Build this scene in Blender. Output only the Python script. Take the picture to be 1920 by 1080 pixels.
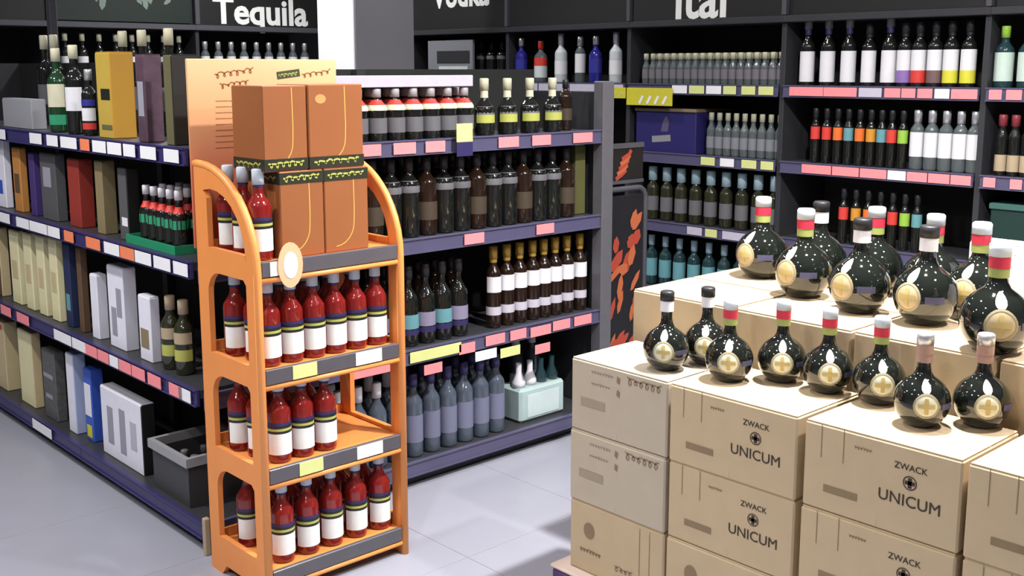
import bpy, bmesh, math, random
from mathutils import Vector, Matrix
random.seed(7)
for o in list(bpy.data.objects): bpy.data.objects.remove(o)
SC = bpy.context.scene
COL = SC.collection
R_ = math.radians

# ------------------------------------------------------------------ camera, world, exposure
FPX, PCX, PCY, CAMH = 2041.0, 960.0, 467.0, 1.6
TILT, AZ = math.atan(337/2041.0), R_(47.28)
cd = bpy.data.cameras.new('camera'); cam = bpy.data.objects.new('camera', cd); COL.objects.link(cam)
cd.sensor_width = 36.0; cd.lens = FPX/1920*36; cd.shift_y = -(540-PCY)/1920.0
cd.clip_start = 0.05
cam.location = (0, 0, CAMH); cam.rotation_euler = (math.pi/2-TILT, 0, AZ-math.pi/2)
SC.camera = cam
w = bpy.data.worlds.new('world'); SC.world = w; w.use_nodes = True
w.node_tree.nodes['Background'].inputs[0].default_value = (0.75, 0.8, 0.9, 1)
w.node_tree.nodes['Background'].inputs[1].default_value = 0.0
SC.view_settings.view_transform = 'Standard'; SC.view_settings.look = 'None'
SC.view_settings.gamma = 1.0; SC.view_settings.use_curve_mapping = False
SC.view_settings.exposure = -0.25

# pixel -> direction -> point on a known plane (frame 1920x1080)
_F = Vector((math.cos(AZ)*math.cos(TILT), math.sin(AZ)*math.cos(TILT), -math.sin(TILT)))
_R = Vector((math.sin(AZ), -math.cos(AZ), 0)); _U = _R.cross(_F)
_C = Vector((0, 0, CAMH))
def on(x, y, ax, v):
    d = _F*FPX + _R*(x-PCX) - _U*(y-PCY)
    return _C + d*((v-_C[ax])/d[ax])

# ------------------------------------------------------------------ materials
MATS = {}
def mat(name, col, rough=0.5, metal=0.0, trans=0.0, ior=1.45, emit=0.0, noise=0.0, nscale=30.0, bump=0.0, coat=0.0, spec=0.5):
    if name in MATS: return MATS[name]
    m = bpy.data.materials.new(name); m.use_nodes = True; MATS[name] = m
    nt = m.node_tree; b = nt.nodes['Principled BSDF']
    c = tuple(col)+(1,)
    b.inputs['Base Color'].default_value = c
    b.inputs['Roughness'].default_value = rough; b.inputs['Metallic'].default_value = metal
    b.inputs['Transmission Weight'].default_value = trans; b.inputs['IOR'].default_value = ior
    b.inputs['Coat Weight'].default_value = coat; b.inputs['Specular IOR Level'].default_value = spec
    if emit:
        b.inputs['Emission Color'].default_value = c; b.inputs['Emission Strength'].default_value = emit
    if noise or bump:
        tc = nt.nodes.new('ShaderNodeTexCoord'); nz = nt.nodes.new('ShaderNodeTexNoise')
        nz.inputs['Scale'].default_value = nscale; nz.inputs['Detail'].default_value = 4
        nt.links.new(tc.outputs['Object'], nz.inputs['Vector'])
        if noise:
            mx = nt.nodes.new('ShaderNodeMix'); mx.data_type = 'RGBA'
            mx.inputs['A'].default_value = tuple(max(0, v*(1-noise)) for v in col)+(1,)
            mx.inputs['B'].default_value = tuple(min(1, v*(1+noise)) for v in col)+(1,)
            nt.links.new(nz.outputs['Fac'], mx.inputs['Factor']); nt.links.new(mx.outputs['Result'], b.inputs['Base Color'])
        if bump:
            bp = nt.nodes.new('ShaderNodeBump'); bp.inputs['Strength'].default_value = bump; bp.inputs['Distance'].default_value = 0.002
            nt.links.new(nz.outputs['Fac'], bp.inputs['Height']); nt.links.new(bp.outputs['Normal'], b.inputs['Normal'])
    return m
def ramp_mat(name, stops, z0, z1, rough=0.5):
    """printed vertical colour fade (object Z)"""
    m = bpy.data.materials.new(name); m.use_nodes = True; nt = m.node_tree; b = nt.nodes['Principled BSDF']
    tc = nt.nodes.new('ShaderNodeTexCoord'); sp = nt.nodes.new('ShaderNodeSeparateXYZ'); mr = nt.nodes.new('ShaderNodeMapRange'); cr = nt.nodes.new('ShaderNodeValToRGB')
    mr.inputs['From Min'].default_value = z0; mr.inputs['From Max'].default_value = z1
    nt.links.new(tc.outputs['Object'], sp.inputs[0]); nt.links.new(sp.outputs['Z'], mr.inputs['Value']); nt.links.new(mr.outputs['Result'], cr.inputs['Fac'])
    e = cr.color_ramp.elements
    e[0].position, e[0].color = stops[0][0], tuple(stops[0][1])+(1,)
    e[1].position, e[1].color = stops[-1][0], tuple(stops[-1][1])+(1,)
    for p, c in stops[1:-1]:
        k = e.new(p); k.color = tuple(c)+(1,)
    nt.links.new(cr.outputs['Color'], b.inputs['Base Color']); b.inputs['Roughness'].default_value = rough
    return m

M_floor = mat('floor_tile', (0.32, 0.33, 0.395), 0.32, noise=0.06, nscale=5)
M_grout = mat('grout', (0.285, 0.29, 0.345), 0.8, noise=.1)
M_wall = mat('wall_paint', (0.10, 0.10, 0.11), 0.85, noise=.08, nscale=4)
M_ceil = mat('ceiling_paint', (0.42, 0.42, 0.44), 0.9, noise=.08, nscale=4)
M_col = mat('column_paint', (0.24, 0.235, 0.265), 0.7, noise=.03, nscale=3)
M_black = mat('shelf_black', (0.012, 0.012, 0.014), 0.5, noise=.2, nscale=8)
M_charc = mat('charcoal_metal', (0.035, 0.036, 0.042), 0.42, noise=.15, nscale=10)
M_greym = mat('grey_metal', (0.075, 0.075, 0.088), 0.4, noise=.1, nscale=10)
M_back = mat('back_panel', (0.016, 0.017, 0.017), 0.7, noise=.2, nscale=6)
M_lipR = mat('lip_slate', (0.085, 0.08, 0.15), 0.35, noise=.1, nscale=8)
M_lipL = mat('lip_navy', (0.035, 0.03, 0.12), 0.35, noise=.1, nscale=8)
M_orange = mat('orange_board', (0.76, 0.27, 0.07), 0.45, noise=.06, nscale=12)
M_orange_edge = mat('orange_edge', (0.80, 0.31, 0.085), 0.4, noise=.05, nscale=12)
M_carton_or = mat('carton_orange', (0.29, 0.10, 0.035), 0.4, noise=.08, nscale=9)
M_kraft = mat('kraft_board', (0.50, 0.385, 0.24), 0.8, noise=.07, nscale=14, bump=.15)
M_kraft2 = mat('kraft_pale', (0.46, 0.395, 0.30), 0.8, noise=.06, nscale=14, bump=.15)
M_tape = mat('parcel_tape', (0.55, 0.44, 0.30), 0.25, noise=.05)
M_ink = mat('ink_dark', (0.045, 0.03, 0.02), 0.8, noise=.1)
M_inkf = mat('ink_faded', (0.24, 0.17, 0.10), 0.85, noise=.1)
M_white = mat('paper_white', (0.78, 0.78, 0.82), 0.6, noise=.03)
M_pink = mat('ticket_pink', (0.86, 0.26, 0.28), 0.55, noise=.05)
M_orant = mat('ticket_orange', (0.80, 0.22, 0.10), 0.55, noise=.05)
M_yel = mat('ticket_yellow', (0.62, 0.66, 0.26), 0.55, noise=.05)
M_yel2 = mat('banner_yellow', (0.58, 0.53, 0.04), 0.45, noise=.08)
M_lav = mat('ticket_strip_lavender', (0.50, 0.48, 0.58), 0.35, noise=.08)
M_signw = mat('sign_letters', (0.88, 0.90, 0.89), 0.5, noise=.02)
M_panelw = mat('white_panel', (0.88, 0.89, 0.91), 0.5, noise=.02)
M_header = mat('header_board', (0.012, 0.012, 0.013), 0.55, noise=.2, nscale=6)
TICK = {'w': M_white, 'p': M_pink, 'o': M_orant, 'y': M_yel, 'l': M_lav}

def solid(n, c, r=.45, **k): return mat(n, c, r, noise=k.pop('noise', .06), **k)

# ------------------------------------------------------------------ mesh collectors
class MB:
    def __init__(s): s.v = []; s.f = []; s.m = []; s.sm = []
    def add(s, vs, fs, mi=0, smooth=False):
        n = len(s.v); s.v += [tuple(v) for v in vs]
        for f in fs: s.f.append(tuple(i+n for i in f)); s.m.append(mi); s.sm.append(smooth)
        return s
    def box(s, x0, x1, y0, y1, z0, z1, mi=0):
        vs = [(x0,y0,z0),(x1,y0,z0),(x1,y1,z0),(x0,y1,z0),(x0,y0,z1),(x1,y0,z1),(x1,y1,z1),(x0,y1,z1)]
        return s.add(vs, [(0,3,2,1),(4,5,6,7),(0,1,5,4),(1,2,6,5),(2,3,7,6),(3,0,4,7)], mi)
    def bbox(s, x0, x1, y0, y1, z0, z1, b=.004, mi=0):
        """box with chamfered edges"""
        bm = bmesh.new(); bmesh.ops.create_cube(bm, size=1)
        for v in bm.verts:
            v.co.x = (x0+x1)/2+v.co.x*(x1-x0); v.co.y = (y0+y1)/2+v.co.y*(y1-y0); v.co.z = (z0+z1)/2+v.co.z*(z1-z0)
        bmesh.ops.bevel(bm, geom=bm.edges[:], offset=b, segments=1, affect='EDGES')
        bm.verts.index_update()
        s.add([v.co[:] for v in bm.verts], [tuple(v.index for v in f.verts) for f in bm.faces], mi); bm.free()
        return s
    def tube(s, pts, r, n=8, mi=0, closed=False):
        pts = [Vector(p) for p in pts]; rings = []; up = None
        for i, p in enumerate(pts):
            a = pts[i-1] if i else p; b = pts[i+1] if i+1 < len(pts) else p
            t = (b-a).normalized()
            if up is None: up = Vector((0,0,1)) if abs(t.z) < .9 else Vector((1,0,0))
            x = t.cross(up).normalized(); y = x.cross(t).normalized(); up = y
            rings.append([p+(x*math.cos(2*math.pi*k/n)+y*math.sin(2*math.pi*k/n))*r for k in range(n)])
        vs = [v for rg in rings for v in rg]; fs = []
        for i in range(len(rings)-1):
            for k in range(n):
                fs.append((i*n+k, i*n+(k+1)%n, (i+1)*n+(k+1)%n, (i+1)*n+k))
        fs.append(tuple(range(n))[::-1]); fs.append(tuple((len(rings)-1)*n+k for k in range(n)))
        return s.add(vs, fs, mi, True)
    def lathe(s, prof, n=16, mi=0, cx=0, cy=0, cz=0):
        vs = []; fs = []
        for r, z in prof:
            for k in range(n):
                a = 2*math.pi*k/n; vs.append((cx+r*math.cos(a), cy+r*math.sin(a), cz+z))
        for i in range(len(prof)-1):
            for k in range(n):
                fs.append((i*n+k, i*n+(k+1)%n, (i+1)*n+(k+1)%n, (i+1)*n+k))
        fs.append(tuple(range(n))[::-1]); fs.append(tuple((len(prof)-1)*n+k for k in range(n)))
        return s.add(vs, fs, mi, True)
    def mesh(s, name, mats, shift=(0,0,0)):
        me = bpy.data.meshes.new(name)
        me.from_pydata([(v[0]-shift[0], v[1]-shift[1], v[2]-shift[2]) for v in s.v], [], s.f)
        for m in (mats if isinstance(mats, (list, tuple)) else [mats]): me.materials.append(m)
        for p, mi, sm in zip(me.polygons, s.m, s.sm): p.material_index = mi; p.use_smooth = sm
        me.update(); return me

def wloc(o):
    v = Vector((0,0,0))
    while o is not None: v += o.location; o = o.parent
    return v
def link(name, me, parent=None, loc=(0,0,0)):
    o = bpy.data.objects.new(name, me); COL.objects.link(o); o.location = loc
    if parent is not None: o.parent = parent
    return o
def part(name, mb, mats, parent):
    """mesh given in world coordinates, linked under parent (parents carry translation only)"""
    o = link(name, mb.mesh(name, mats, wloc(parent)), parent)
    return o
def tag(o, label, cat, group=None):
    o['label'] = label; o['category'] = cat
    if group: o['group'] = group
    return o
def thing(name, label, cat, loc, rotz=0, group=None):
    o = bpy.data.objects.new(name, None); COL.objects.link(o); o.empty_display_size = .05
    o.location = loc; o.rotation_euler = (0,0,rotz)
    return tag(o, label, cat, group)
def struct(name, mb, mats, parent=None):
    o = link(name, mb.mesh(name, mats)); o['kind'] = 'structure'
    return o

# lettering and outline meshes
_txt = {}
def text_mesh(s, size, ext=.0006, shear=0, mats=None, bold=0.0, sx=1.0):
    key = (s, size, ext, shear, mats.name, bold, sx)
    if key in _txt: return _txt[key]
    c = bpy.data.curves.new('lettering', 'FONT'); c.body = s; c.size = size; c.extrude = ext; c.align_x = 'CENTER'; c.shear = shear
    c.offset = bold; c.resolution_u = 3
    o = bpy.data.objects.new('tmp', c); COL.objects.link(o)
    me = bpy.data.meshes.new_from_object(o.evaluated_get(bpy.context.evaluated_depsgraph_get()))
    bpy.data.objects.remove(o); me.materials.clear(); me.materials.append(mats)
    if sx != 1.0:
        for v in me.vertices: v.co.x *= sx
    _txt[key] = me; return me
FACE_X = Matrix(((0,0,-1),(-1,0,0),(0,1,0))).to_euler()      # letters read on a face looking towards -X
FACE_Y = Matrix(((1,0,0),(0,0,-1),(0,1,0))).to_euler()       # letters read on a face looking towards -Y
def letters(name, s, size, pos, parent, face, m, **k):
    o = link(name, text_mesh(s, size, mats=m, **k), parent, Vector(pos)-wloc(parent)); o.rotation_euler = face
    return o
def plate(loops, t, res=1):
    """flat plate from closed outlines (first outer, others holes) in (a,b); returns verts,faces with thickness t along c"""
    c = bpy.data.curves.new('outline', 'CURVE'); c.dimensions = '2D'; c.fill_mode = 'BOTH'; c.extrude = t/2
    for lp in loops:
        sp = c.splines.new('POLY'); sp.points.add(len(lp)-1); sp.use_cyclic_u = True
        for q, (a, b) in zip(sp.points, lp): q.co = (a, b, 0, 1)
    o = bpy.data.objects.new('tmp', c); COL.objects.link(o)
    me = bpy.data.meshes.new_from_object(o.evaluated_get(bpy.context.evaluated_depsgraph_get()))
    bpy.data.objects.remove(o)
    vs = [tuple(v.co) for v in me.vertices]; fs = [tuple(p.vertices) for p in me.polygons]
    bpy.data.meshes.remove(me); return vs, fs
def squiggle(n, w, h, seed=0, slope=0.0):
    """centre line of an unreadable handwritten word, in (a,b)"""
    rd = random.Random(seed); pts = []
    amp = [.35+.65*rd.random() for _ in range(2*n+2)]
    for i in range(n*8+1):
        a = w*i/(n*8); ph = i/8*2*math.pi
        pts.append((a + h*.38*math.sin(ph), h*.5*math.cos(ph)*amp[int(i/4)] + slope*a))
    return pts
def ribbon(mb, pts, wid, plane, org, mi=0):
    """flat brush stroke on a face: plane 'Y' (facing -Y) or 'X' (facing -X)"""
    vs = []
    for i, (a, b) in enumerate(pts):
        p0 = pts[max(0, i-1)]; p1 = pts[min(len(pts)-1, i+1)]
        t = Vector((p1[0]-p0[0], p1[1]-p0[1])); t = t.normalized() if t.length else Vector((1,0))
        nx, ny = -t.y*wid/2, t.x*wid/2
        for s in (1, -1):
            aa, bb = a+s*nx, b+s*ny
            vs.append((org[0]+aa, org[1], org[2]+bb) if plane == 'Y' else (org[0], org[1]-aa, org[2]+bb))
    fs = [(2*i, 2*i+1, 2*i+3, 2*i+2) for i in range(len(pts)-1)]
    mb.add(vs, fs, mi); return mb

# ------------------------------------------------------------------ room shell
X_COR, Y_COR = 1.57, 3.20           # gondola corner (shelf fronts)
XW, YW2 = 4.63, 7.0                 # fronts of the two wall shelving runs
struct('floor', MB().box(-3.2, 5.2, -2.6, 7.6, -.06, -.004), M_grout)
FL = bpy.data.objects['floor']
TS = .6
tile_me = MB().bbox(.0007, TS-.0007, .0007, TS-.0007, -.0035, 0, .0006).mesh('floor_tile', M_floor)
for i in range(-5, 9):
    for j in range(-4, 12):
        x, y = 1.57+.03-TS*3+i*TS, j*TS+.2-TS
        if x < -3.2 or x+TS > 5.2 or y < -2.6 or y+TS > 7.6: continue
        link('floor_tile', tile_me, FL, (x, y, 0))
CEIL = 2.9
struct('ceiling', MB().box(-3.2, 5.2, -2.6, 7.6, CEIL, CEIL+.08), M_ceil)
struct('wall_right', MB().box(5.10, 5.2, -2.6, 7.6, 0, CEIL), M_wall)
struct('wall_back', MB().box(-3.2, 5.1, 7.5, 7.6, 0, CEIL), M_wall)
struct('wall_left', MB().box(-3.3, -3.2, -2.6, 7.6, 0, CEIL), mat('wall_paint_light', (.55,.55,.57), .85, noise=.06, nscale=4))
struct('wall_front', MB().box(-3.2, 5.1, -2.7, -2.6, 0, CEIL), MATS['wall_paint_light'])
# square column behind the gondola with a plain white panel on one face
cb = MB().box(3.67, 4.09, 5.30, 5.68, 0, CEIL)
colo = struct('column', cb, M_col); tag(colo, 'square grey column with a bright white panel behind the shelving', 'column')
part('white_panel', MB().bbox(3.655, 3.669, 5.305, 5.675, .9, CEIL-.02, .003), M_panelw, colo)['label'] = 'bright white panel on the column face'

# ceiling lamps: small round downlights, the light of the shop
LAMPS = [(2.75, 1.45, 140), (2.80, 0.40, 60), (2.15, 2.45, 19), (0.50, 3.75, 50), (-0.60, 2.40, 38), (-0.20, 0.80, 32), (0.90, 1.80, 13), (3.85, 2.90, 13),
         (3.85, 4.40, 14), (2.90, 5.40, 44), (3.70, 1.00, 14), (3.70, 6.00, 34), (0.00, 5.20, 18)]
rim_me = MB().lathe([(.085,0),(.095,-.012),(.095,-.03),(.07,-.03),(.07,-.012)], 20).mesh('lamp_rim', M_greym)
lens_me = MB().lathe([(.066,-.016),(.069,-.020),(.0685,-.022)], 20).mesh('lamp_lens', mat('lamp_lens', (1,.97,.92), .4, emit=12))
for li, (x, y, p) in enumerate(LAMPS, 1):
    t = thing('ceiling_lamp', 'small round recessed downlight in the grey ceiling', 'lamp', (x, y, CEIL), 0, 'ceiling downlights')
    link('rim', rim_me, t); link('lamp_lens_%d_offscreen' % li, lens_me, t)
    ld = bpy.data.lights.new('ceiling_downlight_%d_offscreen' % li, 'AREA'); ld.shape = 'DISK'; ld.size = .13; ld.energy = p; ld.color = (1, .97, .94); ld.spread = R_(150)
    lo = link('ceiling_downlight_%d_offscreen' % li, ld, t, (0, 0, -.036))

# ------------------------------------------------------------------ shelving helpers
_tick = {}
def ticket_mesh(w, h, m, face):
    k = (round(w, 3), round(h, 3), m.name, face)
    if k not in _tick:
        b = MB()
        if face == 'Y': b.bbox(-w/2, w/2, -.0014, 0, -h/2, h/2, .0004)
        else: b.bbox(-.0014, 0, -w/2, w/2, -h/2, h/2, .0004)
        _tick[k] = b.mesh('price_ticket', m)
    return _tick[k]
def ticket(shelf, face, plane, c, z, w, h, col):
    pos = (c, plane-.0085, z) if face == 'Y' else (plane-.0085, c, z)
    return link('price_ticket', ticket_mesh(w, h, TICK[col], face), shelf, Vector(pos)-wloc(shelf))
LIPH = .058
def shelf(root, face, plane, a0, a1, ztop, depth, lipm, tickets=(), name='shelf', la=None):
    la = a0 if la is None else la
    """board behind a lip; face 'Y': runs along X with its lip at y=plane; face 'X': runs along Y with its lip at x=plane.
    tickets: (pixel x0, pixel x1, colour[, dz]) read at the lip plane"""
    b = MB()
    if face == 'Y': b.box(a0, a1, plane+.014, plane+depth, ztop-.028, ztop)
    else: b.box(plane+.014, plane+depth, a0, a1, ztop-.028, ztop)
    s = part(name, b, M_charc, root)
    l = MB()
    zc = ztop-LIPH/2+.004
    if face == 'Y':
        l.bbox(la, a1, plane, plane+.013, zc-LIPH/2, zc+LIPH/2, .002); l.box(la, a1, plane-.005, plane, zc-LIPH/2, zc-LIPH/2+.006); l.box(la, a1, plane-.005, plane, zc+LIPH/2-.006, zc+LIPH/2)
    else:
        l.bbox(plane, plane+.013, a0, a1, zc-LIPH/2, zc+LIPH/2, .002); l.box(plane-.005, plane, a0, a1, zc-LIPH/2, zc-LIPH/2+.006); l.box(plane-.005, plane, a0, a1, zc+LIPH/2-.006, zc+LIPH/2)
    part('shelf_lip', l, lipm, s)
    for tk in tickets:
        x0, x1, c = tk[:3]; dz = tk[3] if len(tk) > 3 else 0
        ax = 1 if face == 'Y' else 0
        # the ticket's row on the lip: iterate for the pixel height of the lip there
        y = 300.0
        for _ in range(6):
            p = on((x0+x1)/2, y, ax, plane); y += (p.z-zc)*450
        A = on(x0, y, ax, plane); B = on(x1, y, ax, plane)
        k = 0 if face == 'Y' else 1
        w_ = abs(A[k]-B[k]); c_ = (A[k]+B[k])/2
        if c_-w_/2 < a0: w_ = max(.02, c_+w_/2-a0); c_ = a0+w_/2
        if c_+w_/2 > a1: w_ = max(.02, a1-(c_-w_/2)); c_ = a1-w_/2
        ticket(s, face, plane, c_, zc+dz, round(w_, 3), .042, c)
    return s

# ------------------------------------------------------------------ bottles
def prof_interp(prof, z):
    for (r0, z0), (r1, z1) in zip(prof, prof[1:]):
        if z0 <= z <= z1 and z1 > z0: return r0+(r1-r0)*(z-z0)/(z1-z0)
    return prof[-1][0]
def wrap(mb, prof, z0, z1, arc, off=.0009, n=10, rows=2, mi=0, th0=-90):
    """label wrapped round a bottle, facing -Y"""
    vs = []; a0 = R_(th0-arc/2); da = R_(arc)/n
    for j in range(rows+1):
        z = z0+(z1-z0)*j/rows; r = prof_interp(prof, z)+off
        for i in range(n+1): vs.append((r*math.cos(a0+da*i), r*math.sin(a0+da*i), z))
    fs = [(j*(n+1)+i, j*(n+1)+i+1, (j+1)*(n+1)+i+1, (j+1)*(n+1)+i) for j in range(rows) for i in range(n)]
    return mb.add(vs, fs, mi, True)
def roundel(mb, prof, zc, rad, off=.001, mi=0, n=18, rings=3, th0=-90, r0=0.0, sq=1.0):
    """round label lying on the glass"""
    vs = []; fs = []
    ks = [r0+(1-r0)*k/rings for k in range(rings+1)]
    for k in ks:
        for i in range(n):
            a = 2*math.pi*i/n; dz = rad*k*math.sin(a)*sq; ds = rad*k*math.cos(a)
            z = zc+dz; r = prof_interp(prof, z)+off; th = R_(th0)+ds/max(.02, prof_interp(prof, zc))
            vs.append((r*math.cos(th), r*math.sin(th), z))
    for j in range(rings):
        for i in range(n): fs.append((j*n+i, j*n+(i+1)%n, (j+1)*n+(i+1)%n, (j+1)*n+i))
    return mb.add(vs, fs, mi, True)
def bottle_profile(h, r, neck=.0145, sh=.62, shl=.16, kind='round'):
    """shoulder starts at sh*h, neck begins at (sh+shl)*h"""
    p = [(r*.86, 0), (r*.97, .004), (r, .012), (r, sh*h)]
    for i in range(1, 6):
        t = i/5; c = (1-math.cos(math.pi*t))/2
        p.append((r+(neck-r)*c, (sh+shl*t)*h))
    p += [(neck, h*.93), (neck*1.15, h*.935), (neck*1.15, h*.955)]
    return p
KINDS = {}
def kind(key, h, r, glass, cap, labels=(), neck=.0145, sh=.62, shl=.16, caph=.05, capr=1.25, foil=None, n=16, prof=None):
    """labels: (z0,z1,arc,material or list of bands) ; foil: (z0 fraction, material)"""
    p = prof or bottle_profile(h, r, neck, sh, shl)
    parts = [('glass_body', MB().lathe(p, n).mesh('glass_body', glass))]
    cz = h*.955-caph*.75
    parts.append(('cap', MB().lathe([(neck*capr, cz), (neck*capr, h-.003), (neck*capr*.85, h)], 12).mesh('cap', cap)))
    for lab in labels:
        z0, z1, arc, m = lab[:4]; off = lab[4] if len(lab) > 4 else .0009
        b = MB(); ms = m if isinstance(m, list) else [m]
        if len(ms) == 1: wrap(b, p, z0, z1, arc, off)
        else:
            k = len(ms)
            for i in range(k): wrap(b, p, z0+(z1-z0)*i/k, z0+(z1-z0)*(i+1)/k, arc, rows=1, mi=i)
        parts.append(('label', b.mesh('label', ms)))
    if foil:
        b = MB(); wrap(b, p, foil[0]*h, cz, 360, off=.0012, n=14, rows=3); parts.append(('neck_foil', b.mesh('neck_foil', foil[1])))
    KINDS[key] = (h, r, parts, p)
def bottle(key, x, y, z, face, label, group=None, name='bottle', cat='bottle', s=1.0):
    """face: degrees, direction the label looks (world azimuth)"""
    h, r, parts, p = KINDS[key]
    t = thing(name, label, cat, (x, y, z+.0004), R_(face+90), group)
    if s != 1.0: t.scale = (s, s, s)
    for nm, me in parts: link(nm, me, t)
    return t

G_dark = mat('glass_black', (0.008, 0.009, 0.008), .06, coat=.6, spec=.6, noise=.1)
G_brown = mat('glass_brown', (0.016, 0.008, 0.005), .07, coat=.5, noise=.1)
G_green = mat('glass_green', (0.012, 0.045, 0.018), .07, coat=.5, noise=.1)
G_olive = mat('glass_olive', (0.025, 0.026, 0.014), .08, coat=.5, noise=.1)
G_clear = mat('glass_clear', (0.16, 0.19, 0.20), .06, trans=.45, coat=.5, noise=.05)
G_clearb = mat('glass_clear_blue', (0.11, 0.14, 0.19), .06, trans=.4, coat=.5, noise=.05)
G_teal = mat('glass_teal', (0.022, 0.06, 0.07), .07, trans=.3, coat=.5, noise=.05)
G_red = mat('liquor_red', (0.25, 0.014, 0.012), .06, trans=.25, coat=.6, noise=.06)
G_unicum = mat('glass_dark_green', (0.006, 0.008, 0.006), .05, coat=.8, spec=.6, noise=.1)
P_white = solid('label_white', (.72,.72,.76)); P_cream = solid('label_cream', (.62,.60,.44)); P_grey = solid('label_grey', (.13,.13,.145))
P_tan = solid('label_tan', (.42,.33,.22)); P_teal = solid('label_teal', (.12,.30,.34)); P_blue = solid('label_blue', (.03,.03,.28)); P_purple = solid('label_purple', (.25,.15,.42))
P_red = solid('label_red', (.62,.05,.04)); P_orange = solid('label_orange', (.75,.16,.03)); P_gold = solid('label_gold', (.45,.28,.05), .35, metal=.4); P_green = solid('label_green', (.03,.30,.15))
P_lime = solid('label_lime', (.28,.50,.06)); P_yell = solid('label_yellow', (.62,.60,.05)); P_black = solid('label_black', (.015,.015,.018)); P_navy = solid('label_navy', (.03,.025,.10))
P_ygreen = solid('label_yellow_green', (.42,.44,.10)); P_pblue = solid('cap_pale_blue', (.32,.45,.52)); P_silver = solid('cap_silver', (.55,.55,.58), .3, metal=.6); P_pyel = solid('cap_pale_yellow', (.50,.50,.36))
P_maroon = solid('label_maroon', (.22,.03,.04)); P_stamp = solid('tax_stamp', (.55,.62,.70))
W = 230  # default azimuth the labels look along, towards the aisle

# ------------------------------------------------------------------ gondola, run facing -Y (right face)
ZS = (1.340, .972, .548, .102)
X_END = 3.50
gr = thing('shelf_gondola', 'black shelf unit with slate edges behind the orange stand, running to the grey end post', 'shelving', (X_COR+.5, Y_COR, 0))
part('back_panel', MB().box(X_COR+.46, X_END, Y_COR+.445, Y_COR+.465, .10, 1.60), M_back, gr)
part('base_plinth', MB().box(X_COR+.46, X_END, Y_COR+.05, Y_COR+.44, 0, .072), M_charc, gr)
part('end_post', MB().bbox(X_END-.02, X_END+.05, Y_COR-.01, Y_COR+.05, 0, 1.55, .004), mat('post_grey', (.11,.108,.122), .4, noise=.1), gr)
part('end_panel', MB().box(X_END+.001, X_END+.02, Y_COR+.051, Y_COR+.44, 0, 1.50), M_charc, gr)
part('mid_post', MB().box(2.50, 2.54, Y_COR+.41, Y_COR+.444, .10, 1.60), M_charc, gr)
RT = [[(672,712,'p'),(735,777,'p'),(795,832,'p'),(932,970,'p'),(995,1030,'p'),(1072,1108,'p')],
      [(868,905,'p'),(1003,1036,'p')],
      [(652,745,'p',-.012),(766,862,'y'),(858,888,'p',-.01),(908,944,'p'),(954,984,'p'),(992,1030,'p',-.006),(1034,1066,'p'),(1074,1106,'p')],
      []]
for z, tk in zip(ZS, RT): shelf(gr, 'Y', Y_COR, X_COR+.452, X_END-.021, z, .44, M_lipR, tk, la=X_COR+.02)
hangers = [s for s in gr.children if s.name.startswith('shelf')]
# second, hanging row of tickets under the third lip
for x0, x1, c, y in ((792,826,'p',690),(888,928,'w',664),(935,972,'y',658),(1000,1028,'p',652)):
    p = on((x0+x1)/2, y, 1, Y_COR); a = on(x0, y, 1, Y_COR); b = on(x1, y, 1, Y_COR)
    link('hanging_ticket', ticket_mesh(b.x-a.x, .04, TICK[c], 'Y'), hangers[2], Vector((p.x, Y_COR-.0105, p.z))-wloc(gr))
# small top shelf with a long white ticket strip
tsh = part('top_shelf', MB().box(X_COR+.47, 2.80, Y_COR+.07, Y_COR+.443, 1.545, 1.566), M_charc, gr)
part('ticket_strip', MB().bbox(X_COR+.47, 2.80, Y_COR+.055, Y_COR+.069, 1.535, 1.578, .002), M_lav, tsh)
# yellow and navy flag sticking out of the first lip
fp = on(868, 262, 1, Y_COR-.02)
fl = part('shelf_flag', MB().bbox(fp.x-.040, fp.x+.040, fp.y-.012, fp.y-.009, fp.z-.008, fp.z+.062, .001), M_yel, hangers[0])
part('flag_foot', MB().bbox(fp.x-.040, fp.x+.040, fp.y-.012, fp.y-.009, fp.z-.062, fp.z-.009, .001), P_navy, fl)
part('flag_clip', MB().box(fp.x-.012, fp.x+.012, fp.y-.009, Y_COR-.0012, fp.z-.014, fp.z+.012), M_lav, hangers[0])

# ------------------------------------------------------------------ gondola, run facing -X (left face)
Y_L1, Y_L2 = 4.26, 5.90
gl = thing('shelf_gondola', 'black shelf unit with navy ticket edges along the grey aisle', 'shelving', (X_COR, 4.2, 0))
part('back_panel', MB().box(X_COR+.425, X_COR+.445, Y_COR+.06, Y_L1, .10, 1.63), M_back, gl)
part('back_panel', MB().box(X_COR+.425, X_COR+.445, Y_L1+.001, Y_L2, .10, 1.63), M_back, gl)
part('base_plinth', MB().box(X_COR+.05, X_COR+.42, Y_COR+.46, Y_L2, 0, .072), M_charc, gl)
part('post', MB().bbox(X_COR+.39, X_COR+.424, Y_L1-.02, Y_L1+.02, .11, 1.63, .003), M_charc, gl)
part('post', MB().bbox(X_COR+.39, X_COR+.424, 5.34, 5.39, .11, 2.05, .003), M_greym, gl)
part('end_panel', MB().box(X_COR+.02, X_COR+.445, Y_L2+.001, Y_L2+.02, 0, 1.63), M_charc, gl)
ZL = (1.352, .988, .562, .102)
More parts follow.
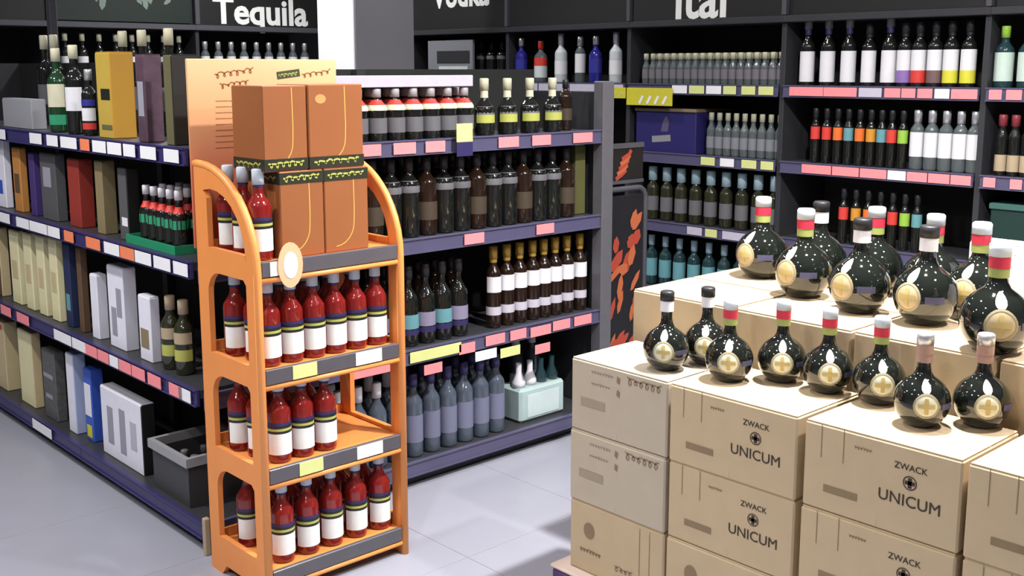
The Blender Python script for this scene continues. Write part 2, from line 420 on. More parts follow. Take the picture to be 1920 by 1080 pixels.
LT = [[(0,14,'w'),(60,82,'w'),(92,113,'w'),(118,148,'w'),(155,172,'o'),(178,203,'w'),(206,232,'w'),(236,258,'w'),(268,297,'w'),(312,340,'w')],
      [(0,22,'w'),(35,58,'w'),(60,92,'w'),(94,116,'w'),(122,142,'o'),(166,192,'o'),(200,228,'w'),(230,256,'o'),(258,288,'w'),(293,324,'w'),(330,362,'w')],
      [(6,24,'p'),(36,58,'p'),(106,138,'w'),(140,164,'w'),(165,186,'p'),(188,208,'p'),(210,226,'w'),(228,250,'p'),(252,276,'p'),(282,306,'p'),(322,346,'p'),(340,362,'w')],
      [(66,100,'w')]]
for z, tk in zip(ZL, LT):
    shelf(gl, 'X', X_COR, Y_COR+.02, Y_L1-.001, z, .425, M_lipL, [q for q in tk if on((q[0]+q[1])/2, 500, 0, X_COR).y < Y_L1])
    shelf(gl, 'X', X_COR, Y_L1+.001, Y_L2, z, .425, M_lipL, [q for q in tk if on((q[0]+q[1])/2, 500, 0, X_COR).y >= Y_L1])
part('corner_cap', MB().bbox(X_COR-.006, X_COR+.014, Y_COR-.006, Y_COR+.015, 0, .13, .003), P_tan, gl)

# ------------------------------------------------------------------ wall shelving along X = XW, five one-metre bays, and the run along Y = YW2
BAYS = [1.06, 2.06, 3.06, 4.06, 5.06, 6.06, 6.98]
ZW = (1.520, 1.150, .772, .40, .10)
WT = {0: {0: [(1856,1880,'p'),(1888,1918,'p')], 1: [(1845,1868,'p'),(1895,1918,'p')]},
      1: {0: [(1482,1545,'p'),(1546,1608,'p'),(1612,1655,'l'),(1660,1690,'p'),(1692,1718,'p'),(1722,1750,'p'),(1754,1782,'w'),(1785,1838,'p')],
          1: [(1505,1560,'p'),(1562,1612,'p'),(1614,1664,'p'),(1666,1700,'w'),(1702,1740,'p'),(1742,1782,'p'),(1784,1822,'p')]},
      2: {0: [(1262,1290,'w'),(1294,1322,'y'),(1326,1354,'w'),(1358,1382,'y'),(1392,1418,'y'),(1424,1452,'y')],
          1: [(1316,1342,'y'),(1352,1378,'w'),(1392,1420,'y'),(1428,1454,'y')],
          2: [(1290,1318,'l'),(1324,1346,'y'),(1356,1404,'l')]},
      3: {0: [(955,1010,'l'),(1012,1068,'l'),(1070,1126,'l'),(1128,1182,'l')]}}
wall_lab = ['beyond the last pink-ticketed bay at the open end', 'with pink tickets under the white-labelled bottles', 'with pale tickets and a navy carton, headed by a white word', 'with blue and red labelled bottles over the gondola end', 'with a grey poster beside the column', 'hidden in the room corner behind the column']
headers = {}
for b in range(6):
    y0, y1 = BAYS[b], BAYS[b+1]
    u = thing('wall_shelving', 'black wall shelf bay '+wall_lab[b], 'shelving', (XW+.2, (y0+y1)/2, 0), 0)
    part('back_panel', MB().box(5.06, 5.09, y0, y1, .08, 1.86), M_back, u)
    part('upright', MB().bbox(XW+.015, XW+.43, y0+.0015, y0+.028, 0, 1.83, .002), M_charc, u)
    part('base_plinth', MB().box(XW+.05, 5.05, y0+.03, y1, 0, .07), M_charc, u)
    hb = part('header_board', MB().box(XW+.02, XW+.05, y0+.012, y1-.012, 1.86, 2.40), M_header, u)
    part('header_ledge', MB().bbox(XW-.005, XW+.42, y0, y1, 1.826, 1.858, .003), M_charc, u)
    part('header_frame', MB().bbox(XW, XW+.06, y0+.001, y0+.026, 1.86, 2.40, .003), M_greym, u)
    headers[b] = hb
    for k, z in enumerate(ZW):
        shelf(u, 'X', XW, y0+.03, y1-.001, z, .42, M_lipR, WT.get(b, {}).get(k, ()))
    if b == 2:
        a0 = on(1190, 170, 0, XW-.03); a1 = on(1258, 170, 0, XW-.03)
        bn = part('shelf_banner', MB().bbox(XW-.020, XW-.014, a1.y, 4.055, 1.405, 1.500, .001), M_yel2, [c for c in u.children if c.name.startswith('shelf')][0])
        bn['label'] = 'yellow banner with white marks on the shelf edge'
        rb = MB()
        for q in range(4): ribbon(rb, [(-.014,-.02),(.012,.022)], .016, 'X', (XW-.0212, a1.y+.05+q*.055, 1.435))
        part('print', rb, M_white, bn)
    if b == 3:
        a0 = on(1116, 170, 0, XW-.03)
        bn = part('shelf_banner', MB().bbox(XW-.020, XW-.014, y0+.004, a0.y, 1.440, 1.500, .001), M_yel2, [c for c in u.children if c.name.startswith('shelf')][0])
        rb = MB()
        for q in range(5): ribbon(rb, [(-.012,-.012),(.012,.012)], .006, 'X', (XW-.0212, y0+.04+q*.045, 1.462))
        part('print', rb, P_cream, bn)
letters('sign_lettering', 'ital', .30, (XW+.0195, 3.59, 1.868), headers[2], FACE_X, M_signw, bold=.006, sx=.98)
letters('sign_lettering', 'Vodka', .235, (XW+.0195, 5.53, 2.005), headers[4], FACE_X, M_signw, bold=.007, sx=.93)
XB2 = [1.57, 2.56, 3.54, 4.54]
lab2 = ['at the far end of the grey aisle', 'with pale leaf prints on its green header board', 'headed by a white word above clear bottles']
for b in range(3):
    x0, x1 = XB2[b], XB2[b+1]
    u = thing('wall_shelving', 'black back-wall shelf bay '+lab2[b], 'shelving', ((x0+x1)/2, YW2+.2, 0))
    part('back_panel', MB().box(x0, x1, 7.455, 7.49, .08, 1.86), M_back, u)
    part('upright', MB().bbox(x0+.0015, x0+.028, YW2+.015, YW2+.43, 0, 1.86, .002), M_charc, u)
    part('base_plinth', MB().box(x0+.03, x1, YW2+.05, 7.45, 0, .07), M_charc, u)
    hb = part('header_board', MB().box(x0+.012, x1-.012, YW2+.02, YW2+.05, 1.90, 2.40), M_header, u)
    part('header_ledge', MB().bbox(x0, x1, YW2-.005, YW2+.42, 1.862, 1.898, .003), M_greym, u)
    part('header_frame', MB().bbox(x0+.001, x0+.035, YW2, YW2+.06, 1.90, 2.40, .003), M_greym, u)
    for z in ZW[:3]: shelf(u, 'Y', YW2, x0+.03, x1-.001, z, .42, M_lipR, ())
    if b == 2: letters('sign_lettering', 'Tequila', .25, (4.06, YW2+.0195, 1.918), hb, FACE_Y, M_signw, bold=.007, sx=1.02)
    if b == 1:
        g = part('poster', MB().bbox(x0+.05, x1-.03, YW2+.008, YW2+.019, 1.905, 2.39, .002), solid('poster_green', (.012,.022,.018), .5), hb)
        lf = MB(); rd = random.Random(3)
        for q in range(16):
            a = x0+.12+rd.random()*.76; zz = 2.02+rd.random()*.26; L = .03+rd.random()*.03; an = rd.random()*3
            ca, sa = math.cos(an), math.sin(an)
            pts = [(L,0),(L*.4,L*.42),(-L*.5,L*.34),(-L,0),(-L*.5,-L*.34),(L*.4,-L*.42)]
            part('leaf_print', MB().add([(a+p*ca-r_*sa, YW2+.0066, zz+p*sa+r_*ca) for p, r_ in pts], [tuple(range(6))]), solid('leaf_pale', (.20,.26,.23), .6), g)

# ------------------------------------------------------------------ goods on the right-hand run (facing -Y)
def xr(px, y=230, Y=3.29): return on(px, y, 1, Y).x
kind('liqueur_red', .19, .038, G_dark, solid('cap_grey', (.35,.34,.36), .35), [(.112,.132,360,P_cream,.0030),(.133,.150,360,P_red,.0030),(.03,.085,150,P_grey)], sh=.62, shl=.2, caph=.03)
kind('liqueur_foil', .225, .041, G_dark, P_pyel, [(.05,.115,160,[P_ygreen,P_grey])], sh=.45, shl=.22, caph=.05, foil=(.66, P_cream))
kind('dark_cream', .30, .041, G_dark, P_black, [(.17,.215,200,P_grey)], sh=.66, shl=.16)
kind('dark_plain', .30, .041, G_brown, P_black, [(.06,.13,140,solid('label_umber', (.06,.045,.03)))], sh=.66, shl=.16)
kind('dark_teal', .31, .040, G_dark, P_black, [(.07,.125,150,P_teal),(.045,.066,150,P_navy)], sh=.56, shl=.2)
kind('dark_lilac', .31, .040, G_dark, P_black, [(.07,.125,150,solid('label_lilac', (.24,.22,.32))),(.045,.066,150,P_navy)], sh=.56, shl=.2)
kind('goldneck', .34, .0325, G_brown, P_gold, [(.150,.215,170,P_white),(.055,.090,200,solid('label_lilac_white', (.52,.50,.58)))], sh=.66, shl=.12, foil=(.80, P_gold))
kind('clear_white', .33, .038, G_clearb, P_white, [(.07,.15,150,solid('label_mist', (.26,.28,.34)))], sh=.62, shl=.18, caph=.06)
kind('clear_blue', .33, .038, G_clearb, P_navy, [(.06,.17,150,solid('label_slate', (.16,.17,.26)))], sh=.64, shl=.16)
z = ZS[0]
n = 0
for i in range(13):
    x = 2.10+i*.0835
    if x < 2.82: bottle('liqueur_red', x, 3.275, z, 262+random.uniform(-12,12), 'short black bottle with red neck band, front row', 'red-banded liqueurs on the top shelf, front row')
    if x < 2.82: bottle('liqueur_red', x+.035, 3.37, z, 262+random.uniform(-12,12), 'short black bottle with red neck band, second row', 'red-banded liqueurs on the top shelf, second row')
for px in (905,948,990,1032): bottle('liqueur_foil', xr(px), 3.28, z, 262, 'short black bottle with cream foil neck', 'cream-foiled bottles on the top shelf')
bottle('dark_plain', xr(1072), 3.33, z, 262, 'plain dark bottle at the end post, right of the cream-foiled bottles', s=.72)
z = ZS[1]
for i in range(16):
    x = 2.07+i*.0845
    if x > 3.36: break
    k = 'dark_cream' if i % 3 else 'dark_plain'
    bottle(k, x, 3.275, z, 262+random.uniform(-10,10), 'black bottle with grey shoulder label on the second shelf' if i % 3 else 'brown-black bottle with umber label on the second shelf', 'grey-labelled black bottles' if i % 3 else 'umber-labelled brown bottles')
    if i < 14: bottle('dark_plain', x+.04, 3.375, z, 262, 'brown-black bottle in the back row, second shelf', 'back row of the second shelf')
b = MB().bbox(3.405, 3.468, 3.28, 3.37, ZS[1]+.0004, ZS[1]+.30, .003)
t = thing('gift_box', 'tall olive green gift box against the end post', 'box', (3.436, 3.325, ZS[1])); part('carton', b, solid('olive_card', (.10,.10,.035)), t)
part('closure', MB().bbox(3.409, 3.464, 3.284, 3.366, ZS[1]+.3001, ZS[1]+.304, .001), P_ygreen, t)
z = ZS[2]
for i in range(9):
    x = 2.07+i*.083
    kk = 'dark_teal' if i % 2 else 'dark_lilac'
    bottle(kk, x, 3.28, z, 262, ('black bottle with teal label' if i % 2 else 'black bottle with lilac label')+' on the third shelf', 'teal-labelled bottles' if i % 2 else 'lilac-labelled bottles')
    bottle('dark_plain', x+.042, 3.38, z, 262, 'brown-black bottle behind the teal and lilac labels', 'back row of the third shelf')
for px in (925,950,974,998,1019,1040,1062,1086): bottle('goldneck', xr(px, 530, 3.28), 3.28, z, 262, 'brown bottle with gold neck foil and two white labels', 'gold-necked white-labelled bottles')
z = ZS[3]
for i in range(13):
    x = 2.065+i*.0865
    if x > 3.0: break
    for r_ in range(2):
        k = 'clear_white' if i < 5 else 'clear_blue'
        bottle(k, x+.03*r_, 3.275+.095*r_, z, 262, ('white-capped clear bottle' if i < 5 else 'navy-capped clear bottle')+(', front row, bottom shelf' if r_ == 0 else ', second row, bottom shelf'),
               ('white-capped' if i < 5 else 'navy-capped')+(' front row' if r_ == 0 else ' second row'))
t = thing('bottle_pack', 'pale teal shrink-wrapped pack on the bottom shelf near the end post', 'pack', (3.22, 3.32, z))
part('wrap', MB().bbox(3.06, 3.33, 3.26, 3.40, z+.0004, z+.15, .012), solid('teal_film', (.40,.52,.52), .3), t)
for i in range(4): part('bottle_top', MB().lathe([(.03,0),(.03,.02),(.013,.06),(.013,.10),(.011,.104)], 12, 0, 3.095+i*.066, 3.31, z+.1505), P_white if i < 2 else G_teal, t)
part('pack_label', MB().bbox(3.10, 3.29, 3.2575, 3.2597, z+.02, z+.12, .0005), solid('teal_pale', (.55,.66,.66)), t)
for px in (975, 1005):
    bottle('clear_white', xr(px, 740, 3.46), 3.49, z, 262, 'clear white-capped bottle standing behind the pale teal pack', 'bottles behind the teal pack')

# ------------------------------------------------------------------ goods on the left-hand run (facing -X)
XF = X_COR+.045
def carton(name, label, x0, xm, x1, ytop, zb, front, side=None, xf=XF, deco=None, group=None, cat='box', lid=None):
    """a box from the pixel columns of its left edge, near corner and right edge and the pixel row of its top corner"""
    side = side or front; zb += .0004
    yb = 500
    for _ in range(8):
        p = on(xm, yb, 0, xf); yb += (p.z-(zb+.05))*430
    Y1 = on(x0, yb, 0, xf).y; Y0 = on(xm, yb, 0, xf).y
    zt = on(xm, ytop, 0, xf).z
    X1 = min(on(x1, yb, 1, Y0).x, X_COR+.40)
    X1 = max(X1, xf+.03)
    t = thing(name, label, cat, ((xf+X1)/2, (Y0+Y1)/2, zb), 0, group)
    b = MB().bbox(xf, X1, Y0+.0015, Y1-.0015, zb, zt, .003)
    me = b.mesh('carton', [front, side], wloc(t))
    for p in me.polygons:
        if p.normal.y < -.7 or p.normal.x > .7: p.material_index = 1
    link('carton', me, t)
    part('lid_flap', MB().bbox(xf+.002, X1-.002, Y0+.0035, Y1-.0035, zt+.0002, zt+.003, .001), lid or side, t)
    if deco:
        for nm, fy0, fy1, fz0, fz1, m in deco:     # printed panels on the -X face
            part(nm, MB().bbox(xf-.0014, xf-.0002, Y1+(Y0-Y1)*fy1, Y1+(Y0-Y1)*fy0, zb+(zt-zb)*fz0, zb+(zt-zb)*fz1, .0004), m, t)
    return t, (xf, X1, Y0, Y1, zt)
C_yel = solid('card_yellow', (.48,.34,.06)); C_yel2 = solid('card_gold', (.45,.24,.025)); C_plum = solid('card_plum', (.09,.05,.075), noise=.5, nscale=40)
C_olive = solid('card_olive', (.13,.12,.06)); C_blk = solid('card_black', (.014,.014,.013)); C_red = solid('card_red', (.28,.035,.025)); C_tan = solid('card_tan', (.24,.19,.10))
C_crm = solid('card_cream', (.74,.69,.42)); C_crm2 = solid('card_beige', (.56,.46,.27)); C_wht = solid('card_white', (.76,.76,.86)); C_blue = solid('card_blue', (.04,.10,.50)); C_gry = solid('card_grey', (.09,.09,.095))
C_or = solid('card_amber', (.50,.22,.06)); C_pur = solid('card_purple', (.06,.035,.16)); C_dbl = solid('card_darkblue', (.02,.03,.08)); C_brn = solid('card_brown', (.12,.07,.04)); C_mesh = solid('card_mesh', (.10,.10,.10), noise=.6, nscale=60)
D_gray = solid('print_grey', (.30,.30,.36)); D_dark = solid('print_black', (.03,.03,.035))
def yl(px, y, x=X_COR+.09): return on(px, y, 0, x).y
z = ZL[0]
kind('green_cream', .33, .037, G_green, P_cream, [(.10,.19,170,P_cream),(.03,.07,170,P_green)], sh=.60, shl=.16, caph=.05)
kind('dark_whitelab', .34, .036, G_dark, P_cream, [(.09,.18,170,P_white)], sh=.60, shl=.16, caph=.05)
kind('tricolour', .31, .036, G_dark, P_silver, [(.03,.06,170,P_red),(.07,.13,170,P_white),(.14,.17,170,P_blue)], sh=.62, shl=.14)
kind('tall_dark', .40, .036, G_dark, P_cream, [(.09,.18,170,P_grey)], sh=.60, shl=.14, caph=.06)
bottle('green_cream', X_COR+.07, yl(118, 180), z, 205, 'green bottle with cream label at the grey post, above the navy edge')
bottle('dark_whitelab', X_COR+.07, yl(151, 180), z, 205, 'black bottle with white label between the green bottle and the tricolour one')
bottle('tricolour', X_COR+.07, yl(178, 180)+.005, z, 205, 'black bottle with white, blue and red label beside the yellow box', s=.8)
carton('gift_box', 'tall yellow and gold gift box on the top shelf', 185, 212, 257, 98, z, C_yel, C_yel2, deco=[('emblem', .3, .9, .45, .58, C_blk), ('print', .25, .95, .10, .16, C_olive)])
carton('gift_box', 'plum brown speckled gift box next to the yellow one', 259, 276, 309, 103, z, C_plum, C_plum, deco=[('print', .2, .8, .3, .7, D_gray)])
carton('gift_box', 'black gift box with olive front beside the plum box', 311, 327, 380, 103, z, C_olive, C_blk, xf=XF)
for px in (232, 268, 318): bottle('tall_dark', X_COR+.31, yl(px, 120, X_COR+.31), z, 205, 'tall dark bottle with cream cap rising behind the gift boxes', 'tall bottles behind the gift boxes')
# far bay of the left run
t, _ = carton('gift_box', 'flat pale grey carton lying beyond the grey post', 6, 60, 88, 188, z, solid('card_palegrey', (.30,.31,.34)), xf=XF)
for yv in (5.02, 5.14): bottle('tall_dark', X_COR+.28, yv, z, 205, 'tall dark bottle behind the flat grey carton', 'bottles behind the flat grey carton')
z = ZL[1]
D1 = [('print', .15, .85, .2, .4, C_blue)]
carton('gift_box', 'white carton with blue print at the far end of the second shelf', -22, 12, 26, 262, z, C_wht, C_wht, deco=D1)
carton('gift_box', 'amber carton between the white and the purple ones', 28, 42, 56, 280, z, C_or, C_or, deco=[('print', .2, .8, .3, .6, C_brn)])
carton('gift_box', 'narrow purple carton beside the amber one', 58, 68, 78, 290, z, C_pur, C_pur)
carton('gift_box', 'dark grey carton between the purple and the red ones', 80, 108, 128, 292, z, C_gry, C_gry, deco=[('print', .2, .7, .5, .8, D_gray)])
carton('gift_box', 'dark red carton on the second shelf', 131, 152, 180, 302, z, C_red, C_red)
carton('gift_box', 'khaki tan carton beside the dark red one', 182, 196, 222, 305, z, C_tan, C_tan)
carton('gift_box', 'charcoal carton with a silver stripe beside the green tray', 225, 242, 266, 318, z, C_gry, C_blk, deco=[('print', .3, .9, .2, .32, P_white)])
kind('mini_red', .205, .027, G_dark, P_white, [(.128,.150,360,P_red),(.075,.105,360,P_green)], neck=.011, sh=.55, shl=.2, caph=.03)
yA, yB = yl(268, 470), yl(352, 470)
t = thing('bottle_tray', 'green cardboard tray holding small bottles', 'tray', (X_COR+.15, (yA+yB)/2, z))
tb = MB().box(X_COR+.03, X_COR+.30, yB-.03, yA, z+.0004, z+.006)
tb.box(X_COR+.03, X_COR+.036, yB-.03, yA, z+.006, z+.03); tb.box(X_COR+.294, X_COR+.30, yB-.03, yA, z+.006, z+.03)
tb.box(X_COR+.036, X_COR+.294, yB-.03, yB-.024, z+.006, z+.03); tb.box(X_COR+.036, X_COR+.294, yA-.006, yA, z+.006, z+.03)
part('tray', tb, solid('tray_green', (.02,.26,.13)), t)
for i in range(int((yA-yB)/.062)):
    for j in range(4):
        bottle('mini_red', X_COR+.07+j*.062, yB+.008+i*.062, z+.0062, 205, 'small dark bottle with white cap and red and green bands in the green tray', 'bottles in the green tray')
z = ZL[2]
carton('gift_box', 'brown patterned carton at the far end of the third shelf', -14, 4, 22, 432, z, C_brn, C_crm2, deco=[('print', .2, .8, .4, .8, P_pink if False else C_or)])
edges = (24, 50, 74, 98)
for i, e in enumerate(edges):
    carton('gift_box', 'tall cream carton, '+('fourth','third','second','first')[i]+' of four from the dark blue one', e, e+(14 if i else 16), e+(25 if i else 26), 438+i*5, z, C_crm, C_crm, deco=[('print', .2, .8, .35, .6, C_crm2)], group='cream cartons on the third shelf')
carton('gift_box', 'dark blue carton beside the cream row', 125, 136, 148, 462, z, C_dbl, C_dbl, deco=[('print', .2, .8, .2, .4, P_teal)])
carton('gift_box', 'narrow brown carton beside the dark blue one', 149, 157, 168, 468, z, C_brn, C_brn)
carton('gift_box', 'narrow white carton with plain face on the third shelf', 173, 186, 206, 520, z, C_wht, C_wht)
carton('gift_box', 'wide white carton with grey swirl print on the third shelf', 207, 236, 262, 508, z, C_wht, C_wht, deco=[('print', .2, .5, .15, .5, D_gray), ('print', .55, .85, .4, .75, D_gray)])
carton('gift_box', 'low white carton with grey band beside the swirl print', 263, 285, 304, 562, z, C_wht, C_wht, deco=[('print', .15, .8, .2, .5, C_tan)])
kind('olive_gold', .26, .034, G_olive, P_tan, [(.05,.09,170,P_ygreen),(.11,.15,170,P_tan)], sh=.6, shl=.18)
for i in range(2): bottle('olive_gold', X_COR+.075, yl(322+i*24, 640, X_COR+.075), z, 205, 'olive bottle with tan and yellow labels', 'olive bottles on the third shelf')
z = ZL[3]
carton('gift_box', 'beige carton at the far end of the bottom shelf', -20, 14, 40, 612, z, C_crm2, C_crm2, deco=[('print', .1, .9, .9, .97, P_red)])
carton('gift_box', 'cream beige carton beside the mesh patterned one', 41, 66, 84, 632, z, C_crm, C_crm2)
carton('gift_box', 'dark mesh patterned carton on the bottom shelf', 85, 108, 128, 668, z, C_mesh, C_mesh, deco=[('print', .1, .8, .6, .66, D_gray), ('print', .2, .7, .3, .36, D_gray)])
carton('gift_box', 'slim white carton with pale blue side on the bottom shelf', 130, 144, 168, 672, z, C_wht, solid('card_paleblue', (.40,.48,.72)))
carton('gift_box', 'blue carton with white and yellow print on the bottom shelf', 162, 176, 200, 700, z, C_blue, C_blue, xf=XF+.012, deco=[('print', .1, .9, .35, .8, C_wht), ('print', .2, .8, .05, .22, P_yell)])
carton('gift_box', 'large white carton with grey figure print and black side', 196, 270, 296, 765, z, C_wht, C_blk, deco=[('print', .16, .30, .2, .75, D_gray), ('print', .46, .60, .15, .8, D_gray), ('print', .72, .86, .3, .7, solid('print_pale', (.45,.45,.52)))], lid=C_wht)
# grey open crate near the corner
q0, q1 = yl(292, 880, XF), yl(365, 930, XF)
t = thing('crate', 'open grey plastic crate at the corner of the bottom shelf', 'crate', (X_COR+.16, (q0+q1)/2, z))
cx0, cx1 = X_COR+.02, X_COR+.30
part('body', MB().box(cx0+.012, cx1-.012, q1+.012, q0-.012, z+.0004, z+.008).box(cx0+.012, cx0+.018, q1+.012, q0-.012, z+.008, z+.15).box(cx1-.018, cx1-.012, q1+.012, q0-.012, z+.008, z+.15).box(cx0+.018, cx1-.018, q1+.012, q1+.018, z+.008, z+.15).box(cx0+.018, cx1-.018, q0-.018, q0-.012, z+.008, z+.15), solid('crate_dark', (.045,.046,.048)), t)
rim = MB(); rim.box(cx0, cx0+.018, q1, q0, z+.1502, z+.182).box(cx1-.018, cx1, q1, q0, z+.1502, z+.182).box(cx0+.018, cx1-.018, q1, q1+.018, z+.1502, z+.182).box(cx0+.018, cx1-.018, q0-.018, q0, z+.1502, z+.182)
part('rim', rim, solid('crate_grey', (.30,.30,.32), .4), t)
kind('mini_dark', .16, .026, G_dark, P_grey, [(.04,.09,170,P_grey)], neck=.011, sh=.55, shl=.2, caph=.03)
for i in range(3):
    for j in range(2): bottle('mini_dark', cx0+.06+i*.075, q1+.06+j*.075, z+.0082, 205, 'small dark bottle standing in the grey crate', 'bottles in the grey crate')

# ------------------------------------------------------------------ goods on the wall shelving (facing -X)
def yw(px, y=130, x=XW+.075): return on(px, y, 0, x).y
XG = XW+.075
for nm, low in (('plain', P_white), ('violet', P_purple), ('red', P_red), ('umber', solid('label_umber2', (.16,.10,.10))), ('yellow', P_yell)):
    kind('wine_'+nm, .29, .0325, G_dark, P_black, [(.075,.165,190,P_white),(.02,.0749,190,low)], sh=.62, shl=.14, foil=(.78, P_black))
kind('wine_tall', .33, .0345, G_dark, P_grey, [(.02,.165,190,P_white)], sh=.56, shl=.16, caph=.06, foil=(.74, P_navy))
for px, k, ds in ((1513,'wine_tall','tall'),(1551,'wine_tall','tall'),(1590,'wine_tall','tall'),(1628,'wine_plain','plain'),(1666,'wine_tall','tall'),(1695,'wine_violet','violet'),(1722,'wine_red','red'),(1752,'wine_umber','brown'),(1782,'wine_yellow','yellow'),(1815,'wine_yellow','yellow')):
    lb = {'tall': 'tall black bottle with grey cap and white label', 'plain': 'black bottle with an all-white label between taller bottles', 'violet': 'black bottle with white label ending in violet', 'red': 'black bottle with white label ending in bright red',
          'brown': 'black bottle with white label ending in dark brown', 'yellow': 'black bottle with white and yellow label'}[ds]
    bottle(k, XG, yw(px), ZW[0], 215, lb, 'white-labelled bottles over the pink tickets' if ds in ('tall', 'yellow') else None)
for nm, m in (('red', P_red), ('orange', P_orange), ('teal', P_teal), ('amber', solid('label_amber', (.60,.26,.03))), ('green', P_lime)):
    kind('shot_'+nm, .265, .0222, G_dark, P_black, [(.115,.175,200,m)], neck=.0115, sh=.66, shl=.14)
kind('clear_bigwhite', .27, .0305, G_clear, P_silver, [(.06,.17,190,P_white)], sh=.66, shl=.14, caph=.06)
seq = ((1528,'red'),(1549,'red'),(1570,'orange'),(1590,'teal'),(1611,'orange'),(1632,'amber'),(1652,'teal'),(1671,'red'),(1692,'green'))
for px, c in seq: bottle('shot_'+c, XG, yw(px, 270), ZW[1], 215, 'black bottle with %s label, second wall shelf' % c, '%s-labelled bottles, second wall shelf' % c)
for px in (1719,1746,1773,1800,1827): bottle('clear_bigwhite', XG, yw(px, 270), ZW[1], 215, 'clear bottle with large white label, second wall shelf', 'white-labelled clear bottles, second wall shelf')
for i, (px, c) in enumerate(((1580,'red'),(1603,'amber'),(1626,'orange'),(1649,'orange'),(1672,'red'),(1695,'green'),(1718,'teal'))):
    bottle('shot_'+c, XG, yw(px, 430), ZW[2], 215, 'black bottle with %s label, lower wall shelf' % c, '%s-labelled bottles, lower wall shelf' % c)
# end bay
kind('pale_green', .26, .038, G_teal, P_lime, [(.03,.15,190,solid('label_icegreen', (.50,.62,.56)))], sh=.6, shl=.18)
kind('dark_tan', .26, .0245, G_dark, P_maroon, [(.02,.09,190,P_tan)], sh=.62, shl=.16)
for px in (1882, 1926): bottle('pale_green', XG, yw(px), ZW[0], 215, 'pale bottle with ice-green label and lime cap', 'ice-green bottles')
for i, px in enumerate((1876,1900,1924)): bottle('dark_tan', XG, yw(px, 300), ZW[1], 215, 'dark bottle with low tan label and maroon cap', 'tan-labelled bottles')
yq0, yq1 = 1.50, 2.02
t = thing('green_carton', 'large dark green carton with lighter lid on the wall shelf', 'box', (XW+.2, 1.75, ZW[2]))
part('carton', MB().bbox(XW+.04, XW+.38, yq0, yq1, ZW[2]+.0004, ZW[2]+.235, .004), solid('card_darkgreen', (.012,.035,.030)), t)
part('lid', MB().bbox(XW+.032, XW+.388, yq0-.006, yq1+.006, ZW[2]+.2355, ZW[2]+.262, .004), solid('card_teal', (.05,.13,.115)), t)
# third bay: minis, the navy carton, capped bottles
kind('mini_yellowcap', .165, .0215, G_clear, P_pyel, [(.03,.08,190,solid('label_ash', (.16,.15,.17)))], neck=.011, sh=.55, shl=.18, caph=.035)
for i in range(19): bottle('mini_yellowcap', XG-.01, 3.115+i*.0485, ZW[0], 215, 'yellow-capped miniature bottle, front row', 'yellow-capped miniatures, front row')
for i in range(18): bottle('mini_yellowcap', XG+.05, 3.14+i*.0485, ZW[0], 215, 'yellow-capped miniature bottle, second row', 'yellow-capped miniatures, second row')
kind('flask_clear', .225, .0235, G_clear, P_pyel, [(.04,.10,190,solid('label_ash2', (.20,.21,.24)))], neck=.011, sh=.58, shl=.18, caph=.04)
for i in range(9): bottle('flask_clear', XG, 3.115+i*.053, ZW[1], 215, 'slim clear bottle with pale cap right of the navy carton', 'slim clear bottles beside the navy carton')
n0, n1 = yw(1304, 260, XW+.03), 4.025
t = thing('navy_carton', 'navy blue display carton with silver logo and tan open top', 'box', (XW+.2, (n0+n1)/2, ZW[1]))
part('carton', MB().bbox(XW+.03, XW+.34, n0, n1, ZW[1]+.0004, ZW[1]+.222, .004), solid('card_navy', (.022,.018,.115)), t)
part('top_flap', MB().bbox(XW+.022, XW+.348, n0-.004, n1+.004, ZW[1]+.2225, ZW[1]+.240, .003), solid('card_kraft_dark', (.20,.15,.10)), t)
lg = MB(); cy = (n0+n1)/2+.02
ribbon(lg, [(-.07,0),(.06,.012)], .035, 'X', (XW+.0292, cy, ZW[1]+.07))
part('logo', lg, P_silver, t)
lg = MB(); pts = [(-.03,-.03),(-.01,.035),(.01,.055),(.028,.02),(.02,-.03)]
lg.add([(XW+.0292, cy-.02-a, ZW[1]+.145+b_) for a, b_ in pts], [tuple(range(5))])
part('emblem', lg, solid('emblem_dull', (.10,.08,.16)), t)
kind('bluecap', .295, .034, G_olive, P_pblue, [(.05,.13,180,solid('label_ash3', (.13,.13,.14)))], sh=.60, shl=.14, caph=.085, capr=1.7)
for i in range(9): bottle('bluecap', XG, 3.13+i*.1, ZW[2], 215, 'olive bottle with tall pale blue cap', 'blue-capped bottles')
kind('teal_low', .28, .034, G_teal, P_pblue, [(.05,.15,170,P_teal)], sh=.62, shl=.14, caph=.06)
for i in range(9): bottle('teal_low', XG, 3.13+i*.1, ZW[3], 215, 'teal bottle on the low wall shelf', 'teal bottles low on the wall')
# fourth bay
kind('big_blue', .27, .038, mat('glass_blue', (.02,.02,.22), .06, coat=.5, noise=.05), P_silver, [(.06,.14,150,P_blue)], sh=.6, shl=.16)
kind('big_redwhite', .25, .040, G_clear, P_red, [(.03,.10,190,solid('label_ice', (.58,.66,.68))),(.1005,.15,190,P_red)], sh=.62, shl=.16)
kind('big_white', .29, .038, mat('glass_frost', (.50,.54,.58), .35, noise=.05), P_silver, [(.05,.13,180,P_white)], sh=.6, shl=.16, caph=.07)
for px, k, lb in ((978,'big_blue','blue bottle nearest the grey poster bay'),(1014,'big_redwhite','clear bottle with red and ice-white label'),(1052,'big_white','frosted white bottle next to the red-labelled one'),(1088,'clear_bigwhite','clear bottle with white label between frosted and blue ones'),(1117,'big_blue','blue bottle between two pale bottles'),(1155,'big_white','frosted white bottle beside the blue one, by the miniatures')):
    bottle(k, XG, yw(px, 110), ZW[0], 215, lb)
